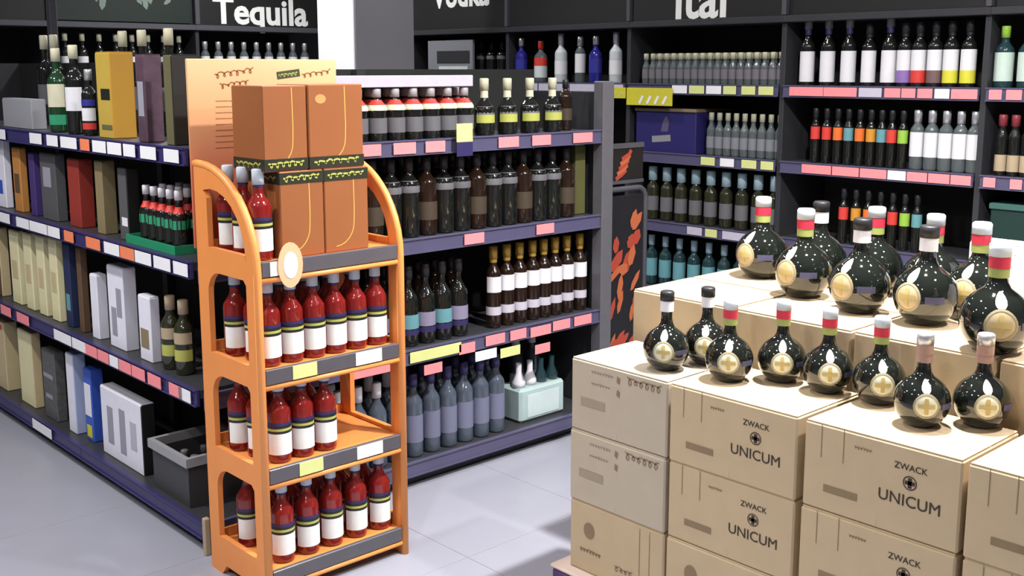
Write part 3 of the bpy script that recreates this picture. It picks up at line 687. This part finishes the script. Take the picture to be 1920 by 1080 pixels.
# fifth bay: grey poster and dark bottles
pa, pb = yw(884, 100, XW+.02), yw(800, 100, XW+.02)
t = thing('poster', 'pale grey poster board with black and white marks on the shelf', 'poster', (XW+.04, (pa+pb)/2, ZW[0]))
part('board', MB().bbox(XW+.03, XW+.05, pa, pb, ZW[0]+.0004, ZW[0]+.27, .003), solid('poster_grey', (.20,.21,.235)), t)
part('black_patch', MB().bbox(XW+.0275, XW+.0298, pa+.03, pb-.10, ZW[0]+.12, ZW[0]+.20, .0005), D_dark, t)
part('white_patch', MB().bbox(XW+.0275, XW+.0298, pa+.05, pb-.12, ZW[0]+.03, ZW[0]+.10, .0005), solid('patch_ice', (.55,.62,.62)), t)
for i in range(4): bottle('dark_cream', XG+.05, 5.14+i*.1, ZW[0], 215, 'black bottle with grey shoulder label beside the grey poster', 'dark bottles beside the poster', s=.85)
# back wall run
for i in range(9): bottle('clear_bigwhite', 3.64+i*.1, YW2+.08, ZW[0], 250, 'clear white-labelled bottle under the back-wall sign', 'clear bottles under the back-wall sign')
for i in range(8): bottle('dark_whitelab', 2.68+i*.11, YW2+.08, ZW[0], 250, 'black bottle with white label under the leaf-printed header', 'bottles under the leaf-printed header', s=.9)

# ------------------------------------------------------------------ narrow stand with red print beside the gondola end
sx0, sx1, sy = X_END+.062, 3.86, 3.27
t = thing('display_stand', 'narrow grey-framed stand with red and orange print beside the end post', 'stand', ((sx0+sx1)/2, sy+.08, 0))
zt = on(1190, 352, 1, sy).z
fr = MB(); fr.tube([(sx0,sy,.02),(sx0,sy,zt-.05)] + [(sx0+.05-.05*math.cos(a), sy, zt-.05+.05*math.sin(a)) for a in (R_(20),R_(45),R_(70),R_(90))] + [(sx1-.05+.05*math.sin(a), sy, zt-.05+.05*math.cos(a)) for a in (0,R_(20),R_(45),R_(70),R_(90))] + [(sx1,sy,.02)], .013, 8)
part('frame', fr, M_greym, t)
part('foot', MB().bbox(sx0-.01, sx1+.02, sy-.10, sy+.16, 0, .0195, .004), M_charc, t)
pn = part('panel', MB().bbox(sx0+.014, sx1-.014, sy-.004, sy+.008, .05, zt-.03, .002), P_black, t)
rd = random.Random(5); fl = MB()
for k in range(30):                      # flame-like printed blobs
    a = .05+rd.random()*.17; b_ = .10+rd.random()*(zt-.22); L = .03+rd.random()*.035; W_ = .014+rd.random()*.016; an = R_(35+rd.random()*50)
    ca, sa = math.cos(an), math.sin(an)
    fl.add([(sx0+.02+a+u*L*ca-v*W_*sa, sy-.0052-.00008*k, b_+u*L*sa+v*W_*ca) for u, v in ((1,0),(.5,.8),(-.4,1),(-1,.2),(-.7,-.7),(.3,-.9))], [tuple(range(6))], k % 2)
part('flame_print', fl, [solid('print_brick', (.38,.06,.035)), solid('print_rust', (.45,.12,.05))], pn)
# small sign frame clamped on top
zs0, zs1 = zt+.025, on(1180, 268, 1, sy).z
sg = MB(); sg.box(sx0, sx1-.02, sy-.006, sy+.006, zs1-.022, zs1).box(sx0, sx0+.018, sy-.006, sy+.006, zs0, zs1-.0221).box(sx0+.0181, sx1-.02, sy-.006, sy+.006, zs0, zs0+.015)
s_ = part('sign_frame', sg, M_greym, t)
part('sign_stem', MB().box(sx0+.005, sx0+.02, sy-.005, sy+.005, zt-.02, zs0), M_greym, t)
cd_ = part('sign_card', MB().box(sx0+.019, sx1-.022, sy-.002, sy+.003, zs0+.0155, zs1-.0225), C_blk, s_)
fl = MB()
for k in range(5): ribbon(fl, [(.06+.01*k,.01+.022*k),(.10+.012*k,.03+.022*k),(.13+.008*k,.05+.022*k)], .02, 'Y', (sx0+.03, sy-.0026-.0001*k, zs0+.012), k % 2)
part('card_print', fl, [MATS['print_brick'], MATS['print_rust']], s_)

# ------------------------------------------------------------------ orange bottle stand at the gondola corner
SX0, SX1, SY0, SY1 = 1.545, 2.075, 2.766, 3.115
SZ = (1.045, .722, .415, .092)      # shelf tops
ARC = 1.315
os_ = thing('bottle_stand', 'orange cardboard and metal bottle stand with four shelves and arched sides', 'stand', ((SX0+SX1)/2, (SY0+SY1)/2, 0))
def arcpts(cx, cy, rx, ry, a0, a1, n=8): return [(cx+rx*math.cos(R_(a0+(a1-a0)*i/n)), cy+ry*math.sin(R_(a0+(a1-a0)*i/n))) for i in range(n+1)]
D = SY1-SY0
def side_outline():
    # (depth from front, height): quarter-round top running up to the back
    outer = [(0, 0), (.07, 0)] + [(.10, .035), (D-.10, .035), (D-.07, 0), (D, 0), (D, ARC)] + arcpts(D-.03, ARC-.30, D-.03, .30, 90, 180, 12)
    holes = []
    zb = [SZ[1]+.012, SZ[2]+.012, SZ[3]+.035]
    zt = [SZ[0]-.055, SZ[1]-.055, SZ[2]-.055]
    for b_, t_ in zip(zb, zt):
        a0, a1 = .052, D-.062
        holes.append([(a0, b_), (a1, b_)] + arcpts(a1-.07, t_-.07, .07, .07, 0, 90, 6) + [(a0+.015, t_), (a0, t_-.015)])
    a0, a1 = .048, D-.075
    holes.append([(a0, SZ[0]+.02), (a1, SZ[0]+.02), (a1, ARC-.10)] + arcpts(a1-.03, ARC-.27, a1-.03-a0, .20, 75, 180, 8))
    return [outer]+holes
vs, fs = plate(side_outline(), .018)
for k, sx in enumerate((SX0+.009, SX1-.009)):
    b = MB(); b.add([(sx+c, SY0+a, h) for a, h, c in vs], fs); part('side_panel', b, M_orange, os_)
    # rolled front edge following the arch
    pth = [(sx, SY0, .0) , (sx, SY0, ARC-.30)] + [(sx, SY0+a, h) for a, h in arcpts(D-.03, ARC-.30, D-.03, .30, 180, 90, 12)] + [(sx, SY1+.005, ARC)]
    part('edge_trim', MB().tube(pth, .0125, 8), M_orange_edge, os_)
for i, z_ in enumerate(SZ):
    sb = MB().bbox(SX0+.0185, SX1-.0185, SY0+.012, SY1-.004, z_-.018, z_, .002)
    sb.box(SX0+.0185, SX1-.0185, SY1-.012, SY1-.004, z_+.0002, z_+.03)
    s_ = part('shelf', sb, M_orange, os_)
    part('front_rail', MB().tube([(SX0+.02, SY0+.004, z_-.052), (SX1-.02, SY0+.004, z_-.052)], .009, 8), M_orange_edge, s_)
    part('ticket_holder', MB().bbox(SX0+.022, SX1-.022, SY0-.004, SY0+.0118, z_-.042, z_+.004, .002), mat('holder_slate', (.09,.085,.10), .3, noise=.1), s_)
tk = [c for c in os_.children if c.name.startswith('shelf')]
def stk(sh, px, py, w_, h_, c):
    p = on(px, py, 1, SY0-.006)
    o = link('price_ticket', ticket_mesh(w_, h_, TICK[c], 'Y'), sh, Vector((p.x, SY0-.0045, SZ[tk.index(sh)]-.019))-wloc(os_))
stk(tk[1], 572, 683, .085, .042, 'y'); stk(tk[2], 584, 858, .085, .042, 'y'); stk(tk[1], 692, 660, .10, .042, 'w'); stk(tk[2], 694, 830, .10, .042, 'w'); stk(tk[0], 515, 497, .03, .042, 'w')
# oval hang tag on the top lip
p = on(545, 497, 1, SY0-.01)
ov = MB(); n_ = 20
def oval(rx, rz, y0, y1):
    v = [(p.x+rx*math.cos(2*math.pi*i/n_), y, p.z+rz*math.sin(2*math.pi*i/n_)) for y in (y0, y1) for i in range(n_)]
    return v, [tuple(range(n_)), tuple(range(2*n_-1, n_-1, -1))]+[(i, n_+i, n_+(i+1)%n_, (i+1)%n_) for i in range(n_)]
v, f_ = oval(.042, .068, SY0-.010, SY0-.007); ov.add(v, f_); tg = part('hang_tag', ov, solid('tag_peach', (.80,.45,.26)), tk[0]); tg['label'] = 'peach oval hang tag with white centre'
v, f_ = oval(.024, .040, SY0-.0112, SY0-.0102); tc_ = MB().add(v, f_); part('tag_centre', tc_, M_white, os_)
# header board, printed from cream to salmon
hm = ramp_mat('header_print', [(0, (.50,.12,.065)), (.4, (.58,.19,.105)), (.75, (.72,.38,.18)), (1, (.76,.52,.28))], 1.05, 1.635, .5)
hb = part('header_board', MB().bbox(SX0-.004, SX1+.004, SY1+.006, SY1+.014, 1.05, 1.632, .002), hm, os_)
ink = mat('header_ink', (.30,.10,.03), .6, noise=.1)
def hw(px, py): q = on(px, py, 1, SY1+.006); return (q.x, SY1+.0052, q.z)
b = MB()
for px, py, n_w, w_, h_, sd in ((402,142,6,.135,.022,1),(412,162,5,.10,.018,2),(566,142,5,.11,.02,3)):
    ribbon(b, squiggle(n_w, w_, h_, sd, .12), .0035, 'Y', hw(px, py))
for i in range(9): ribbon(b, squiggle(9, .085, .004, 20+i), .0016, 'Y', hw(404, 190+i*11))
part('script_print', b, ink, hb)
b = MB()
for px, py, w_ in ((519,142,.085),(478,205,.035)): part('logo_print', ribbon(MB(), [(0,0),(w_,.01)], .024, 'Y', hw(px, py)), solid('logo_dark', (.05,.06,.03)), hb)
b = MB()
for px, py, w_ in ((522,142,.07),(481,205,.028)):
    o_ = hw(px, py); ribbon(b, squiggle(5, w_, .012, 31, .1), .004, 'Y', (o_[0], o_[1]-.0004, o_[2]))
part('logo_lettering', b, P_ygreen, hb)

# orange cartons on the top shelf: two columns, two layers, each with a black band of yellow-green script
CB = solid('band_black', (.02,.022,.012)); CL = mat('carton_line', (.85,.42,.10), .4, noise=.05)
def orange_carton(x0, x1, y0, z0, h, lb, band_top, dot):
    t = thing('orange_carton', lb, 'box', ((x0+x1)/2, y0+.09, z0))
    part('carton', MB().bbox(x0, x1, y0, y0+.18, z0, z0+h, .003), M_carton_or, t)
    zb = z0+h-.038 if band_top else z0+.004
    for nm, bx in (('band', (x0-.0008, x1+.0008, y0-.0012, y0-.0002, zb, zb+.034)), ('band', (x0-.0012, x0-.0002, y0, y0+.18, zb, zb+.034))):
        part(nm, MB().bbox(*bx, .0004), CB, t)
    b = MB(); ribbon(b, squiggle(6, (x1-x0)*.82, .017, int(x0*100), .03), .0055, 'Y', (x0+(x1-x0)*.08, y0-.0018, zb+.015)); ribbon(b, squiggle(5, .14, .016, 5, 0), .005, 'X', (x0-.0016, y0+.16, zb+.015))
    part('script', b, P_ygreen, t)
    w_ = x1-x0; pts = [(w_*.66, h*.97), (w_*.67, h*.5), (w_*.66, h*.34)] + [(w_*.66-w_*.42*(1-math.cos(R_(a))), h*.34-h*.28*math.sin(R_(a))) for a in (15,30,45,60,75,90)]
    b = MB(); ribbon(b, pts, .003, 'Y', (x0, y0-.0006, z0+.002)); part('curved_line', b, CL, t)
    if dot:
        b = MB(); n_ = 16; c0 = (x0+w_*.22, z0+h*.83)
        b.add([(c0[0]+.019*math.cos(2*math.pi*i/n_), y0-.0008, c0[1]+.014*math.sin(2*math.pi*i/n_)) for i in range(n_)], [tuple(range(n_))[::-1]]); part('roundel', b, solid('roundel_orange', (.85,.28,.10)), t)
zc = SZ[0]+.0002
YC = SY0+.03
orange_carton(1.655, 1.805, YC, zc, .258, 'orange carton with black script band, lower layer, beside the red bottles', True, False)
orange_carton(1.808, 1.968, YC, zc, .258, 'orange carton with black script band, lower layer, at the open side of the stand', True, False)
orange_carton(1.610, 1.757, YC+.004, zc+.2585, .250, 'orange carton of the upper layer next to the script header', False, False)
orange_carton(1.760, 1.955, YC, zc+.2585, .252, 'wider orange carton of the upper layer with a round orange spot', False, True)

# red bottles
kind('red_liqueur', .268, .0372, G_red, P_stamp, [(.028,.094,140,solid('label_white_bright', (.80,.82,.80))),(.0945,.118,150,[P_black,P_ygreen,P_black]),(.1185,.128,150,P_navy)], sh=.58, shl=.18, caph=.045, foil=(.80, P_navy))
GR = ('red liqueur bottle, front row of the %s stand shelf', 'red liqueur bottle, second row of the %s stand shelf', 'red liqueur bottle, third row of the %s stand shelf')
def red(px, py, Y, shelf_i, row):
    nm = ('top', 'second', 'third', 'bottom')[shelf_i]
    x = min(2.0125, px if px < 10 else on(px, py, 1, Y).x)
    bottle('red_liqueur', x, Y, SZ[shelf_i]+.0002, 252, GR[row] % nm, ('front', 'second-row', 'third-row')[row]+' red bottles, %s stand shelf' % nm)
YR = SY0+.065
for px in (530,577,622,668,712): red(px, 1000, YR, 3, 0)
for i in range(5): red(1.645+i*.09, 0, YR+.088, 3, 1)
for i in range(4): red(1.625+i*.09, 0, YR+.176, 3, 2)
for px in (523,566,609): red(px, 800, YR, 2, 0)
for i in range(3): red(1.625+i*.085, 0, YR+.09, 2, 1)
for i in range(2): red(1.61+i*.085, 0, YR+.178, 2, 2)
for i in range(6): red(1.620+i*.0783, 0, YR, 1, 0)
for i in range(5): red(1.63+i*.086, 0, YR+.09, 1, 1)
for i in range(4): red(1.61+i*.086, 0, YR+.178, 1, 2)
red(1.607, 0, YR+.005, 0, 0)
for k_, yv in ((1, .095), (2, .185)): red(1.607, 0, YR+yv, 0, k_)
red(2.0125, 0, YR+.12, 0, 1)

# ------------------------------------------------------------------ stepped stack of cartons with round bottles
BX = 2.258
PL = thing('pallet', 'low purple plinth with a pale cardboard sheet under the cartons', 'pallet', (2.8, 1.2, 0))
part('plinth', MB().bbox(BX-.03, 3.46, -.42, 2.235, 0, .085, .008), solid('plinth_purple', (.10,.05,.17), .35), PL)
part('sheet', MB().bbox(BX-.034, 3.464, -.424, 2.239, .0855, .0985, .005), solid('sheet_pale', (.66,.54,.48), .6), PL)
Z0 = .0987; BH = .2195
def carton_text(t, x, y0, y1, z0, style):
    """printing on the -X face; y1 is the left edge seen from the aisle"""
    xf = x-.0012
    def pos(u, v): return (xf, y1+(y0-y1)*u, z0+BH*v)
    if style == 'brand':
        letters('lettering', 'ZWACK', .0215, pos(.70, .735), t, FACE_X, M_ink, ext=.0003)
        letters('lettering', 'UNICUM', .039, pos(.70, .345), t, FACE_X, M_ink, ext=.0003, bold=.0)
        b = MB(); c = pos(.70, .605); n_ = 16
        for r0, r1 in ((.0145, .017),):
            b.add([(xf, c[1]+r*math.cos(2*math.pi*i/n_), c[2]+r*math.sin(2*math.pi*i/n_)) for r in (r0, r1) for i in range(n_)], [(i, (i+1)%n_, n_+(i+1)%n_, n_+i) for i in range(n_)])
        for w_, h_ in ((.0045, .012), (.012, .0045)): b.add([(xf, c[1]+sa*w_, c[2]+sb*h_) for sa, sb in ((-1,-1),(1,-1),(1,1),(-1,1))], [(0,1,2,3)])
        part('cross_emblem', b, M_ink, t)
        b = MB(); c = pos(.26, .27); b.add([(xf, c[1]+sa*.045, c[2]+sb*.009) for sa, sb in ((-1,-1),(1,-1),(1,1),(-1,1))], [(0,1,2,3)]); part('stamp_bar', b, M_inkf, t)
        b = MB()
        for u in (.12, .27): c = pos(u, .80); part('printed_line', MB().add([(xf, c[1]+sa*.0010, c[2]+sb*.042) for sa, sb in ((-1,-1),(1,-1),(1,1),(-1,1))], [(0,1,2,3)]), M_inkf, t)
        ribbon(b, squiggle(6, .045, .008, 9), .0016, 'X', pos(.34, .83))
        part('faint_print', b, M_inkf, t)
    elif style == 'code':
        b = MB()
        ribbon(b, squiggle(8, .085, .010, 3), .002, 'X', pos(.22, .86)); ribbon(b, squiggle(7, .075, .010, 4), .002, 'X', pos(.22, .70))
        c = pos(.24, .42); b.add([(xf, c[1]+sa*.048, c[2]+sb*.013) for sa, sb in ((-1,-1),(1,-1),(1,1),(-1,1))], [(0,1,2,3)])
        part('faint_print', b, solid('ink_grey', (.33,.27,.20), .85), t)
        b = MB(); ribbon(b, squiggle(6, .125, .026, 6), .004, 'X', pos(.60, .87))
        for v in (.84, .66): c = pos(.51, v); b.add([(xf, c[1]+q[0], c[2]+q[1]) for q in ((-.004,-.012),(.007,-.006),(.004,.012),(-.007,.006))], [(0,1,2,3)])
        part('code_print', b, M_inkf, t)
    else:
        b = MB(); c = pos(.22, .62); n_ = 14
        b.add([(xf, c[1]+.022*math.cos(2*math.pi*i/n_), c[2]+.026*math.sin(2*math.pi*i/n_)) for i in range(n_)], [tuple(range(n_))])
        ribbon(b, squiggle(7, .085, .014, 8), .003, 'X', pos(.12, .32)); part('round_stamp', b, M_inkf, t)
        b = MB()
        for u in (.76, .86): c = pos(u, .55); part('printed_line', MB().add([(xf, c[1]+sa*.0010, c[2]+sb*.085) for sa, sb in ((-1,-1),(1,-1),(1,1),(-1,1))], [(0,1,2,3)]), M_inkf, t)
        ribbon(b, squiggle(4, .07, .022, 12), .003, 'X', pos(.5, .25)); part('faint_print', b, M_inkf, t)
def case(x0, x1, y0, y1, z0, lb, style, m, h=BH, grp=None):
    t = thing('carton', lb, 'box', ((x0+x1)/2, (y0+y1)/2, z0), 0, grp)
    part('body', MB().bbox(x0, x1, y0, y1, z0, z0+h-.0035, .0045), m, t)
    ym = (y0+y1)/2
    part('top_flap', MB().bbox(x0+.003, (x0+x1)/2-.0012, y0+.003, y1-.003, z0+h-.0034, z0+h-.0004, .001), m, t)
    part('top_flap', MB().bbox((x0+x1)/2+.0012, x1-.003, y0+.003, y1-.003, z0+h-.0034, z0+h-.0004, .001), m, t)
    part('tape_end', MB().bbox(x0-.0009, x0-.0001, ym-.0012, ym+.0012, z0+h*.02, z0+h*.10, .0003), M_tape, t)
    if style: carton_text(t, x0, y0, y1, z0, style)
    return t
cols = [(1.822, 2.188, M_kraft2, 'pale carton with a number code', 0.0), (1.412, 1.812, M_kraft, 'cross-printed kraft carton beside the pale stack', 0.0), (.998, 1.392, M_kraft, 'cross-printed kraft carton, third stack from the pale ones', 0.0), (.585, .985, M_kraft, 'cross-printed kraft carton, fourth stack from the pale ones', 0.0), (.17, .572, M_kraft, 'kraft carton of the outermost stack', 0)]
lay = ('on the pallet sheet', 'in the middle layer', 'on top of its stack')
for ci, (y0, y1, m, lb, dx) in enumerate(cols):
    for k in range(3):
        st = 'stamp' if k == 0 else ('code' if ci == 0 else 'brand')
        jx = (.0, .004, .002)[k] if ci % 2 else (.003, 0, .004)[k]
        mm = M_kraft if (k == 0) else m
        case(BX+jx, BX+jx+.29, y0, y1, Z0+k*(BH+.0005), (lb if k else lb.replace('a number code', 'a round stamp').replace('cross-printed', 'round-stamped'))+', '+lay[k], st, mm)
ZT = Z0+3*(BH+.0005)
# rear step, one layer higher by less than a carton
X2 = 2.60; Z2 = .908
hh = (Z2-Z0-.001)/4
for ci, (y0, y1) in enumerate(((1.865, 2.245), (1.475, 1.855), (1.085, 1.465), (.695, 1.075), (.305, .685))):
    for r_ in range(2):
        for k in range(4):
            if k < 3 and r_ == 1 : continue
            x0 = X2+.30*r_*1.0
            if k < 3 and r_ == 0: 
                case(x0, x0+.60, y0, y1, Z0+k*(hh+.0003), 'plain kraft carton in the core of the rear step, hidden behind the front cartons', None, M_kraft, hh, 'core cartons of the rear step')
            elif k == 3:
                case(x0, x0+.295, y0, y1, Z0+k*(hh+.0003), ('front' if r_ == 0 else 'rear')+' kraft carton of the raised step, '+('first', 'second', 'third', 'fourth', 'fifth')[ci]+' from the pale stack', None, M_kraft, hh)
Z2 = Z0+3*(hh+.0003)+hh

# round liqueur bottles
def round_profile(h, r):
    p = [(r*.40, 0), (r*.52, .003)]
    for i in range(1, 15):
        a = -62+i*(62+58)/14
        p.append((r*math.cos(R_(a)), r*.90+r*math.sin(R_(a))*.98))
    zt = p[-1][1]; p[0] = (r*.40, 0)
    nr = r*.235
    p += [(r*.36, zt+r*.12), (nr*1.15, zt+r*.30), (nr, zt+r*.50), (nr, h*.93), (nr*1.15, h*.935), (nr*1.15, h*.96)]
    zz = [q for q in p if q[1] >= 0]
    return zz
E_cream = solid('emblem_cream', (.60,.60,.46), .4); E_gold = solid('emblem_gold', (.46,.36,.14), .4); E_rim = solid('emblem_rim', (.30,.26,.16), .4); U_green = solid('ribbon_green', (.30,.34,.10)); U_red = solid('ribbon_red', (.52,.03,.06)); U_brown = solid('ribbon_faded', (.36,.22,.18))
def round_kind(key, h, r, style):
    p = round_profile(h, r)
    parts = [('glass_body', MB().lathe(p, 28).mesh('glass_body', G_unicum))]
    nr = r*.235
    capm = P_black if style == 'black' else (P_stamp if style == 'red' else P_silver)
    parts.append(('cap', MB().lathe([(nr*1.30, h*.880), (nr*1.30, h*.985), (nr*1.1, h)], 16).mesh('cap', capm)))
    b = MB(); wrap(b, [(nr*1.18, 0), (nr*1.18, 1)], h*(.745 if style == 'black' else .690), h*.878, 360, .0008, 16, 2)
    c = MB(); wrap(c, [(nr*1.18, 0), (nr*1.18, 1)], h*.775, h*.878, 360, .0016, 16, 1)
    parts.append(('neck_band', b.mesh('neck_band', P_white if style == 'black' else (U_green if style == 'red' else U_brown))))
    if style != 'black': parts.append(('neck_ribbon', c.mesh('neck_ribbon', U_red if style == 'red' else U_brown)))
    zc = r*.95; e = MB(); roundel(e, p, zc, r*.46, .0010, 0, 22, 3); parts.append(('emblem', e.mesh('emblem', E_cream if r < .08 else solid('emblem_tan', (.45,.36,.22), .4))))
    e = MB(); roundel(e, p, zc, r*.46, .0018, 0, 22, 1, r0=.86); parts.append(('emblem_rim', e.mesh('emblem_rim', E_rim)))
    e = MB()
    for dz, dw in ((.9, .22), (.22, .9)):
        vs = []; fs = []
        for j in range(5):
            z_ = zc+(j/4*2-1)*r*.32*dz; rr = prof_interp(p, z_)+.0021
            for i in range(5):
                th = R_(-90)+(i/4*2-1)*.32*dw; vs.append((rr*math.cos(th), rr*math.sin(th), z_))
        for j in range(4):
            for i in range(4): fs.append((j*5+i, j*5+i+1, (j+1)*5+i+1, (j+1)*5+i))
        e.add(vs, fs, 0, True)
    parts.append(('cross', e.mesh('cross', E_gold)))
    e = MB(); roundel(e, p, r*1.60, r*.15, .0010, 0, 14, 2, sq=1.5); parts.append(('white_oval', e.mesh('white_oval', P_white)))  # small white oval lying on the glass above the emblem
    e = MB(); wrap(e, p, r*.80, r*1.02, 34, .0010, 8, 2, 0, th0=-40); parts.append(('side_label', e.mesh('side_label', solid('label_inkblue', (.06,.06,.12)))))
    KINDS[key] = (h, r, parts, p)
for st in ('black', 'red', 'faded'):
    round_kind('round_small_'+st, .225, .066, st); round_kind('round_big_'+st, .272, .087, st)
def rb(key, x, y, z, face, lb, grp=None): bottle(key, x, y, z, face, lb, grp, 'round_bottle', 'bottle')
RL = 'round black bottle with %s, lower step, %s'
T1 = [(2.362,1.912,'black',212,'black cap and white neck band','on the pale carton'),(2.492,1.868,'black',212,'black cap and white neck band','behind the first one'),(2.400,1.722,'red',214,'red neck ribbon','beside the black-capped pair'),
      (2.500,1.620,'red',214,'red neck ribbon','second from the black-capped pair'),(2.502,1.480,'red',216,'red neck ribbon','third from the black-capped pair'),(2.512,1.338,'red',216,'red neck ribbon','last before the faded ribbons'),
      (2.425,1.180,'faded',216,'faded pink ribbon','set forward near the carton edge'),(2.525,1.080,'faded',216,'faded pink ribbon','set back against the raised step')]
for x, y, st, fc, a, b_ in T1: rb('round_small_'+st, x, y, ZT+.0002, fc, RL % (a, b_))
T2 = [(2.90,1.815,'red',172,'front row, set back between two bottles'),(2.83,1.585,'black',172,'white neck band, in the front row'),(2.83,1.385,'black',172,'white neck band, second in the front row'),(2.668,1.122,'red',212,'set forward alone by the white cartons'),
      (3.07,2.085,'red',172,'first of the back row, over the pale cartons'),(3.10,1.885,'black',172,'white neck band, in the back row'),(3.10,1.690,'red',172,'in the middle of the back row'),(3.07,1.485,'red',172,'last of the back row beside the white carton'),(2.998,1.316,'red',176,'between the rows by the white cartons')]
for x, y, st, fc, a in T2: rb('round_big_'+st, x, y, Z2+.0002, fc, 'large round bottle on the raised step, '+a)
# white cartons behind the big bottles
for lb, (a, b_, c, d, h) in (('white carton on the raised step behind the last big bottles', (3.092, 3.19, 1.235, 1.392, .20)), ('larger white carton at the far end of the raised step', (2.93, 3.08, .85, 1.205, .20))):
    t = thing('white_carton', lb, 'box', ((a+b_)/2, (c+d)/2, Z2)); part('carton', MB().bbox(a, b_, c, d, Z2+.0002, Z2+h, .004), solid('card_offwhite', (.72,.72,.76)), t)
    part('lid_flap', MB().bbox(a+.003, b_-.003, c+.003, d-.003, Z2+h+.0003, Z2+h+.003, .001), MATS['card_offwhite'], t)
    rbn = MB(); ribbon(rbn, squiggle(5, (d-c)*.5, .02, 4), .004, 'X', (a-.0006, d-(d-c)*.25, Z2+h*.5)); part('print', rbn, D_gray, t)

# ------------------------------------------------------------------ look-alikes in a row: say which one, counted from a landmark
ORD = 'first second third fourth fifth sixth seventh eighth ninth tenth eleventh twelfth thirteenth fourteenth fifteenth sixteenth seventeenth eighteenth nineteenth twentieth'.split()
rows = {}
for o in COL.objects:
    if o.type == 'EMPTY' and o.parent is None and o.get('category') == 'bottle': rows.setdefault(o['label'], []).append(o)
for lb, os2 in rows.items():
    if len(os2) < 2 or len(os2) > 20: continue
    if 'tray' in lb or 'crate' in lb or 'back rows' in lb: continue
    x, y = os2[0].location.x, os2[0].location.y
    if x > 4.5: os2.sort(key=lambda o: -o.location.y); lm = 'from the column side'
    elif y > 6.5: os2.sort(key=lambda o: -o.location.x); lm = 'from the column side'
    elif x < 2.075 and y < 3.12: os2.sort(key=lambda o: o.location.x); lm = 'from the navy-edged shelves'
    elif x < 2.0: os2.sort(key=lambda o: o.location.y); lm = 'from the orange stand'
    else: os2.sort(key=lambda o: -o.location.x); lm = 'from the grey end post'
    for i, o in enumerate(os2): o['label'] = lb+', '+ORD[i]+' '+lm
